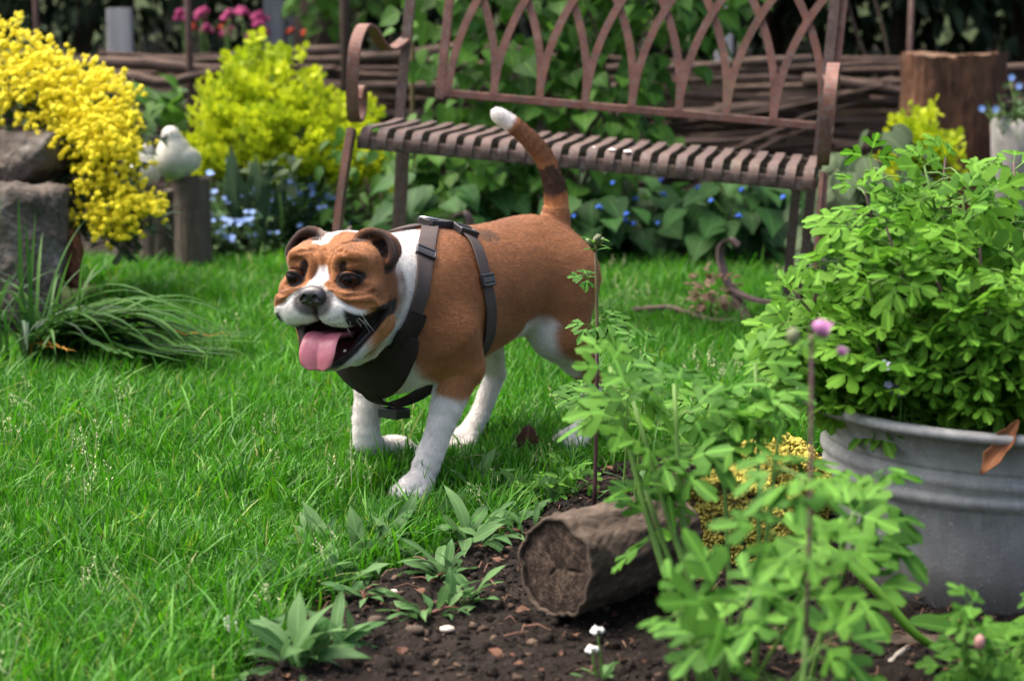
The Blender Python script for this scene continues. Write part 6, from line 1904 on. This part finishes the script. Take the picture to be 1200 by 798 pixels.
# moss-covered log behind the columbines
mossc = ground_at(884, 668); mo = empty('mossy_log', (mossc.x + .01, mossc.y + .10, .060), 0, 'log end thickly covered in yellow green moss behind the columbine stems', 'log')
md = Vector((.35, .9, .0)).normalized()
MB().tube([md * -.14, md * 0.0, md * .16], [.085, .089, .085], 20, jitter=.04).build('wood', M_LOGB, mo, True)
MOSS = leaf_mat('yellow_moss', (.34, .30, .055), (.58, .50, .11), .2, .8, vein=False)
mk = [knob('moss_tuft', MOSS, .010, i, 12) for i in range(4)]; its = []
for k in range(2000):
    a = R(random.uniform(-30, 215)); tt = random.uniform(-.155, .17); s_ = md.cross(Vector((0, 0, 1)))
    rad = .088 + .008 * noise.noise(Vector((a * 2, tt * 20, 0))); p = mo.location + md * tt + (s_ * math.cos(a) + Vector((0, 0, 1)) * math.sin(a)) * rad
    its.append((random.choice(mk), p, frame(rdir(-20, 80)), random.uniform(.55, 1.1)))
for k in range(420):
    a = random.uniform(0, 6.28); r_ = .084 * math.sqrt(random.random()); s_ = md.cross(Vector((0, 0, 1))); its.append((random.choice(mk), mo.location - md * .142 + (s_ * math.cos(a) + Vector((0, 0, 1)) * math.sin(a)) * r_, frame(rdir(-20, 80)), random.uniform(.5, 1.0)))
place('moss_tuft', its, mo, 0, 'moss')

# ------------------------------------------------------------------ weeds, mulch and litter on the soil
oblong = lambda w: (lambda t: w * (.25 + .75 * smoothstep(.05, .45, t)) * (1 - smoothstep(.62, 1.0, t)) ** .6 + .002)
RL = [blade_leaf('leaf', ML_ROS, oblong(.095 + .025 * (i % 2)), .085, .35 + .3 * (i % 3), .25, .022, 10, i) for i in range(6)]
RLAB = [((338, 690), 8, 1.0, 'leafy weed at the lawn edge left of the log, farthest left of the row'), ((430, 668), 11, 1.0, 'leafy weed with reddish stalks between the paw and the bottom of the lawn'), ((480, 662), 8, .9, 'leafy weed in the middle of the row along the grass'), ((555, 655), 14, 1.05, 'large leafy weed left of the log, tall upright leaf in its middle'), ((505, 735), 12, .72, 'pale green weed rosette standing alone on the bare soil'), ((345, 795), 15, 1.05, 'leafy weed at the bottom edge on the left of the soil'), ((565, 580), 9, 1.15, 'upright weed right behind the white front paw'), ((598, 622), 9, .85, 'small weed on the soil just above the log'), ((530, 610), 8, .8, 'weed with arching leaf in front of the white paw'), ((745, 590), 7, .9, 'dark leaved weed to the right of the purple stem'), ((300, 770), 8, .8, 'weed with narrow leaves by the white petal'), ((770, 640), 6, .9, 'weed leaf clump behind the cut log'), ((455, 640), 9, 1.1, 'broad weed among the grass blades below the lifted paw'), ((525, 690), 10, .9, 'weed between the tall leafy weed and the lone rosette'), ((600, 590), 8, 1.0, 'weed right of the white paw with upright leaves'), ((395, 690), 8, .9, 'weed on the grass edge above the bare soil'), ((650, 600), 6, .8, 'small weed left of the purple stem foot'), ((385, 650), 8, 1.0, 'weed standing in the grass left of the weed row'), ((470, 615), 7, .9, 'low weed directly below the white paw'), ((540, 720), 7, .8, 'young weed left of the log end'), ((425, 720), 6, .7, 'tiny weed seedling on the bare soil near the lawn'), ((610, 640), 7, .8, 'weed touching the bark of the log'), ((395, 780), 8, .9, 'weed at the bottom edge right of the big bottom weed')]
M_REDST = simple('reddish_root', (.13, .055, .04), .7, var=.3, scale=40)
for (px, py), nleaf, sc_, lb_ in RLAB:
    c = ground_at(px, py); c.z = max(0, soil_z(c.x, c.y))
    t = empty('weed', c, random.uniform(0, 6), lb_, 'weed', 'leafy weeds along the soil'); t.rotation_euler = (0, 0, 0)
    its = []
    for k in range(int(nleaf * 1.9)):
        d = rdir(12, 78); its.append((random.choice(RL), c + Vector((d.x * .012 + random.gauss(0, .012), d.y * .012 + random.gauss(0, .012), 0)), frame(d, (0, 0, 1), random.gauss(0, .5)), sc_ * random.uniform(.6, 1.25)))
    place('leaf', its, t, 40)
    for k in range(2):
        d = rdir(-2, 12); MB().tube([(0, 0, .004), d * .025 + Vector((0, 0, .006)), d * .05 + Vector((0, 0, -.002))], [.002, .0018, .001], 5).build('root', M_REDST, t, True)
# low white-flowered plant and the bottom right corner plant
b = Vector((at(705, 790, 2.36).x, 2.36, .01)); t = empty('white_flower', b, 0, 'small plant with two white flower heads below the log', 'flower')
its = []
WF = [knob('flower_head', M_WHITEF, .010, i, 10) for i in range(2)]
for px, py in ((700, 742), (694, 764)):
    p = at(px, py, 2.36); stem(t, stem_pts(b, p, .04, 4), .002, .0014, M_STEM); o = link('flower_head', WF[0], t); o.location = p - b
for k in range(9): d = rdir(10, 70); its.append((random.choice(RL), b + d * .01, frame(d), random.uniform(.35, .6)))
place('leaf', its, t, 20)
c = Vector((at(1158, 770, 2.2).x, 2.2, .0)); t = empty('bushy_plant', c, 0, 'small leaved bushy plant with a pink bud in the bottom right corner', 'plant')
SM = [lobed_leaf('leaf', ML_COLB, .032, 60 + i, 3) for i in range(3)]; its = []
for k in range(15):
    tip = at(random.uniform(1105, 1215), random.uniform(700, 800), random.uniform(2.08, 2.28)); stem(t, stem_pts(c, tip, .05, 4), .0016, .001, M_STEM, seg=5)
    for u in (.5, .7, .85, 1.0): its.append((random.choice(SM), c.lerp(tip, u) + rdir(-20, 40) * .012, frame(rdir(-10, 50), (0, -.4, 1)), random.uniform(.7, 1.2)))
place('leaf', its, t, 120)
p = at(1148, 752, 2.08); v, f = uv_sphere(.006, 10, 8, (1, 1, 1.4)); link('bud', mesh('bud', [Vector(x) + p - c for x in v], f, gloss('pink_bud', (.45, .22, .20), .6)), t)
c = Vector((at(1175, 745, 2.34).x, 2.36, .05)); o = empty('broad_leaf_plant', c, 0, 'broad rounded green leaves at the foot of the tub, bottom right', 'plant')
BRD = [blade_leaf('leaf', ML_HEART, oval(.42), .12, .25, .15, .01, 8, i) for i in range(2)]
place('leaf', [(random.choice(BRD), c + Vector((random.uniform(-.05, .05), random.uniform(-.04, .02), random.uniform(0, .03))), frame(rdir(5, 40, R(150), R(390))), random.uniform(.6, 1.0)) for k in range(7)], o, 10)
c = ground_at(1040, 770); c.z = .01; sa = empty('arching_leaf', c, 0, 'single pale strap leaf arching over the soil at the tub foot', 'leaf')
pts = [Vector(q) for q in spline([at(968, 640, 2.62), at(1000, 665, 2.55), at(1035, 700, 2.5), at(1075, 745, 2.46), at(1118, 768, 2.44)], 4)]
MB().strip([q - c for q in pts], [.010 + .004 * math.sin(PI * i / (len(pts) - 1)) for i in range(len(pts))], .002, (.6, -.6, .5)).build('blade', ML_COLB, sa, True)
pw = ground_at(1066, 768); pl = MB(); pl.bar((-.05, 0, .008), (.05, -.012, .010), .028, .012, (0, 1, .1), .2); o = pl.build('bark_plank', M_LOGB, None, loc=(pw.x, pw.y, .012)); tag(o, 'flat piece of brown bark lying on the soil by the tub', 'bark')
q1, q2 = ground_at(1035, 796), ground_at(1064, 775); MB().tube([(q1.x, q1.y, .012), ((q1.x + q2.x) / 2, (q1.y + q2.y) / 2, .02), (q2.x, q2.y, .02)], [.0045, .004, .0035], 8).build('twig', simple('grey_twig', (.32, .29, .25), .8, scale=40), None, True); o = bpy.data.objects[[x.name for x in bpy.data.objects if x.name.startswith('twig')][-1]]; tag(o, 'straight pale grey twig in the bottom right soil', 'twig')
# stick lying on the lawn, dead flower heads, iron curl is part of the bench
a_, b_ = ground_at(742, 379), ground_at(893, 393); k_ = MB().tube([(a_.x, a_.y, .035), (a_.x * .7 + b_.x * .3, a_.y + .02, .04), (a_.x * .4 + b_.x * .6, b_.y + .01, .035), (b_.x, b_.y, .038)], [.009, .008, .008, .005], 8, jitter=.08).build('stick', simple('mauve_brown_stick', (.13, .085, .075), .85, scale=30), None, True); tag(k_, 'long thin stick lying on the lawn behind the columbines', 'stick')
M_STRAW = leaf_mat('dry_flower', (.24, .15, .10), (.42, .30, .21), .3, .8, vein=False)
c = ground_at(833, 385); t = empty('dead_flower_head', (c.x, c.y, 0), 0, 'faded beige dead flower head on the grass in front of the bench', 'flower')
HY = [blade_leaf('petal', M_STRAW, oval(.4), .020, .3, .4, .02, 4, i) for i in range(3)]; its = []
for pp, d in blob((c.x, c.y, .085), (.062, .05, .075), 120, .3): its.append((random.choice(HY), pp, frame(d + rdir(-50, 60) * .6), random.uniform(.8, 1.5)))
stem(t, [(c.x, c.y, 0), (c.x, c.y, .05), (c.x, c.y, .09)], .003, .002, M_STEMB); place('petal', its, t, 130)
# pebbles, petals, bits of bark
M_PEB = simple('pale_stone', (.42, .37, .31), .8, var=.25, scale=60)
for i, (px, py, s_, lb_) in enumerate(((523, 756, .0085, 'pale shell-like stone alone on the soil left of the log'), (461, 708, .0065, 'white pebble beside the weed rosette'), (486, 762, .011, 'grey clod on the soil below the weed rosette'), (440, 742, .009, 'brown flat pebble near the bottom weeds'))):
    c = ground_at(px, py); c.z = soil_z(c.x, c.y) + s_ * .25; v, f = uv_sphere(s_, 16, 10, (1.3, 1, .55)); v = np.array(v); v = v * (1 + .12 * vnoise(v, 160, i + 50))[:, None]
    o = link('pebble', mesh('pebble', v, f, M_PEB if i < 2 else M_LOGB), loc=c, rot=(0, 0, i * 1.3)); tag(o, lb_, 'pebble')
M_PETAL = leaf_mat('white_fallen_petal', (.62, .60, .56), (.78, .76, .72), .3, .6, vein=False)
for (px, py, lb_, rz, L) in ((270, 756, 'crumpled white petal at the edge of grass and soil', 20, .032), (915, 172, 'x', 0, 0)):
    if L: c = ground_at(px, py); o = dead_leaf('petal', (c.x, c.y, .03), (R(35), R(20), R(rz)), L, .42, lb_, M_PETAL, 9, 1.2); o['category'] = 'petal'
M_CHIP = leaf_mat('bark_chip', (.026, .018, .013), (.115, .080, .056), .0, .9, vein=False)
chips = []
def chip_mesh(seed):
    g = random.Random(seed); L = g.uniform(.006, .013); w = L * g.uniform(.25, .6); h = L * .16
    V = [(x * w * g.uniform(.7, 1), y * L * g.uniform(.7, 1), z * h) for z in (-1, 1) for y in (-.5, .5) for x in (-.5, .5)]
    return leaf_mesh('chip', V, [(0, 1, 3, 2), (4, 6, 7, 5), (0, 4, 5, 1), (2, 3, 7, 6), (0, 2, 6, 4), (1, 5, 7, 3)], [(0, 0)] * 8, M_CHIP)
CH = [chip_mesh(i) for i in range(8)]
gq = np.random.default_rng(9); n = 2600
P = np.c_[gq.uniform(-.45, 1.1, n), gq.uniform(2.2, 3.7, n)]; P = P[poly_dist(P, BED) < .01]
Zs = soil_height(P[:, :1], P[:, 1:])[:, 0]
for (x, y), z in zip(P, Zs): chips.append((random.choice(CH), (x, y, z + .002), frame(rdir(-15, 25), (0, 0, 1), random.uniform(-.6, .6)), random.choice((.25, .35, .45, .6, .8, 1.3))))
o = joined('bark_litter', chips); o['kind'] = 'stuff'
# crumbs of earth
M_CRUMB = soil_mat('soil_crumb', (.018, .013, .010), (.042, .031, .024)); crumbs = []
def crumb_mesh(seed):
    g = random.Random(seed); V = []; t = (1 + 5 ** .5) / 2
    for v in ((-1, t, 0), (1, t, 0), (-1, -t, 0), (1, -t, 0), (0, -1, t), (0, 1, t), (0, -1, -t), (0, 1, -t), (t, 0, -1), (t, 0, 1), (-t, 0, -1), (-t, 0, 1)): V.append(tuple(.004 * q * g.uniform(.35, 1.25) for q in v))
    F_ = [(0, 11, 5), (0, 5, 1), (0, 1, 7), (0, 7, 10), (0, 10, 11), (1, 5, 9), (5, 11, 4), (11, 10, 2), (10, 7, 6), (7, 1, 8), (3, 9, 4), (3, 4, 2), (3, 2, 6), (3, 6, 8), (3, 8, 9), (4, 9, 5), (2, 4, 11), (6, 2, 10), (8, 6, 7), (9, 8, 1)]
    return mesh('crumb', V, F_, M_CRUMB, False)
CR = [crumb_mesh(i) for i in range(6)]
n = 16000; P = np.c_[gq.uniform(-.45, 1.1, n), gq.uniform(2.2, 3.7, n)]; P = P[poly_dist(P, BED) < -.005]; Zs = soil_height(P[:, :1], P[:, 1:])[:, 0]
for (x, y), z in zip(P, Zs): crumbs.append((random.choice(CR), (x, y, z), frame(rdir(-80, 80)), min(1.25, .20 * random.paretovariate(1.5))))
o = joined('soil_crumbs', crumbs); o['kind'] = 'stuff'

tl = MB()
for k in range(170):
    x, y = gq.uniform(-.4, .75), gq.uniform(2.35, 3.55)
    if poly_dist(np.array([[x, y]]), BED)[0] > -.01: continue
    z = soil_z(x, y) + .004; a = random.uniform(0, 6.28); L = random.uniform(.012, .055); d = Vector((math.cos(a), math.sin(a), random.uniform(-.1, .2))) * L
    p = Vector((x, y, z)); tl.tube([p, p + d * .5 + Vector((0, 0, random.uniform(0, .008))), p + d], [.0016, .0013, .0008], 4, cap=False)
o = tl.build('twig_litter', simple('litter_twig', (.12, .065, .045), .9, var=.5, scale=30), None, True); o['kind'] = 'stuff'
its = []
LFR = [blade_leaf('leaf_fragment', M_DEAD2, oval(.4), .022, .4, .5, .05, 4, i) for i in range(3)] + [blade_leaf('leaf_fragment', M_DEAD2, oval(.3), .018, .5, .5, .05, 4, i) for i in range(2)]
for k in range(260):
    x, y = gq.uniform(-.4, .75), gq.uniform(2.35, 3.55)
    if poly_dist(np.array([[x, y]]), BED)[0] > .02: continue
    its.append((random.choice(LFR), (x, y, soil_z(x, y) + .004), frame(rdir(-20, 35)), random.uniform(.4, 1.2)))
o = joined('leaf_litter', its); o['kind'] = 'stuff'
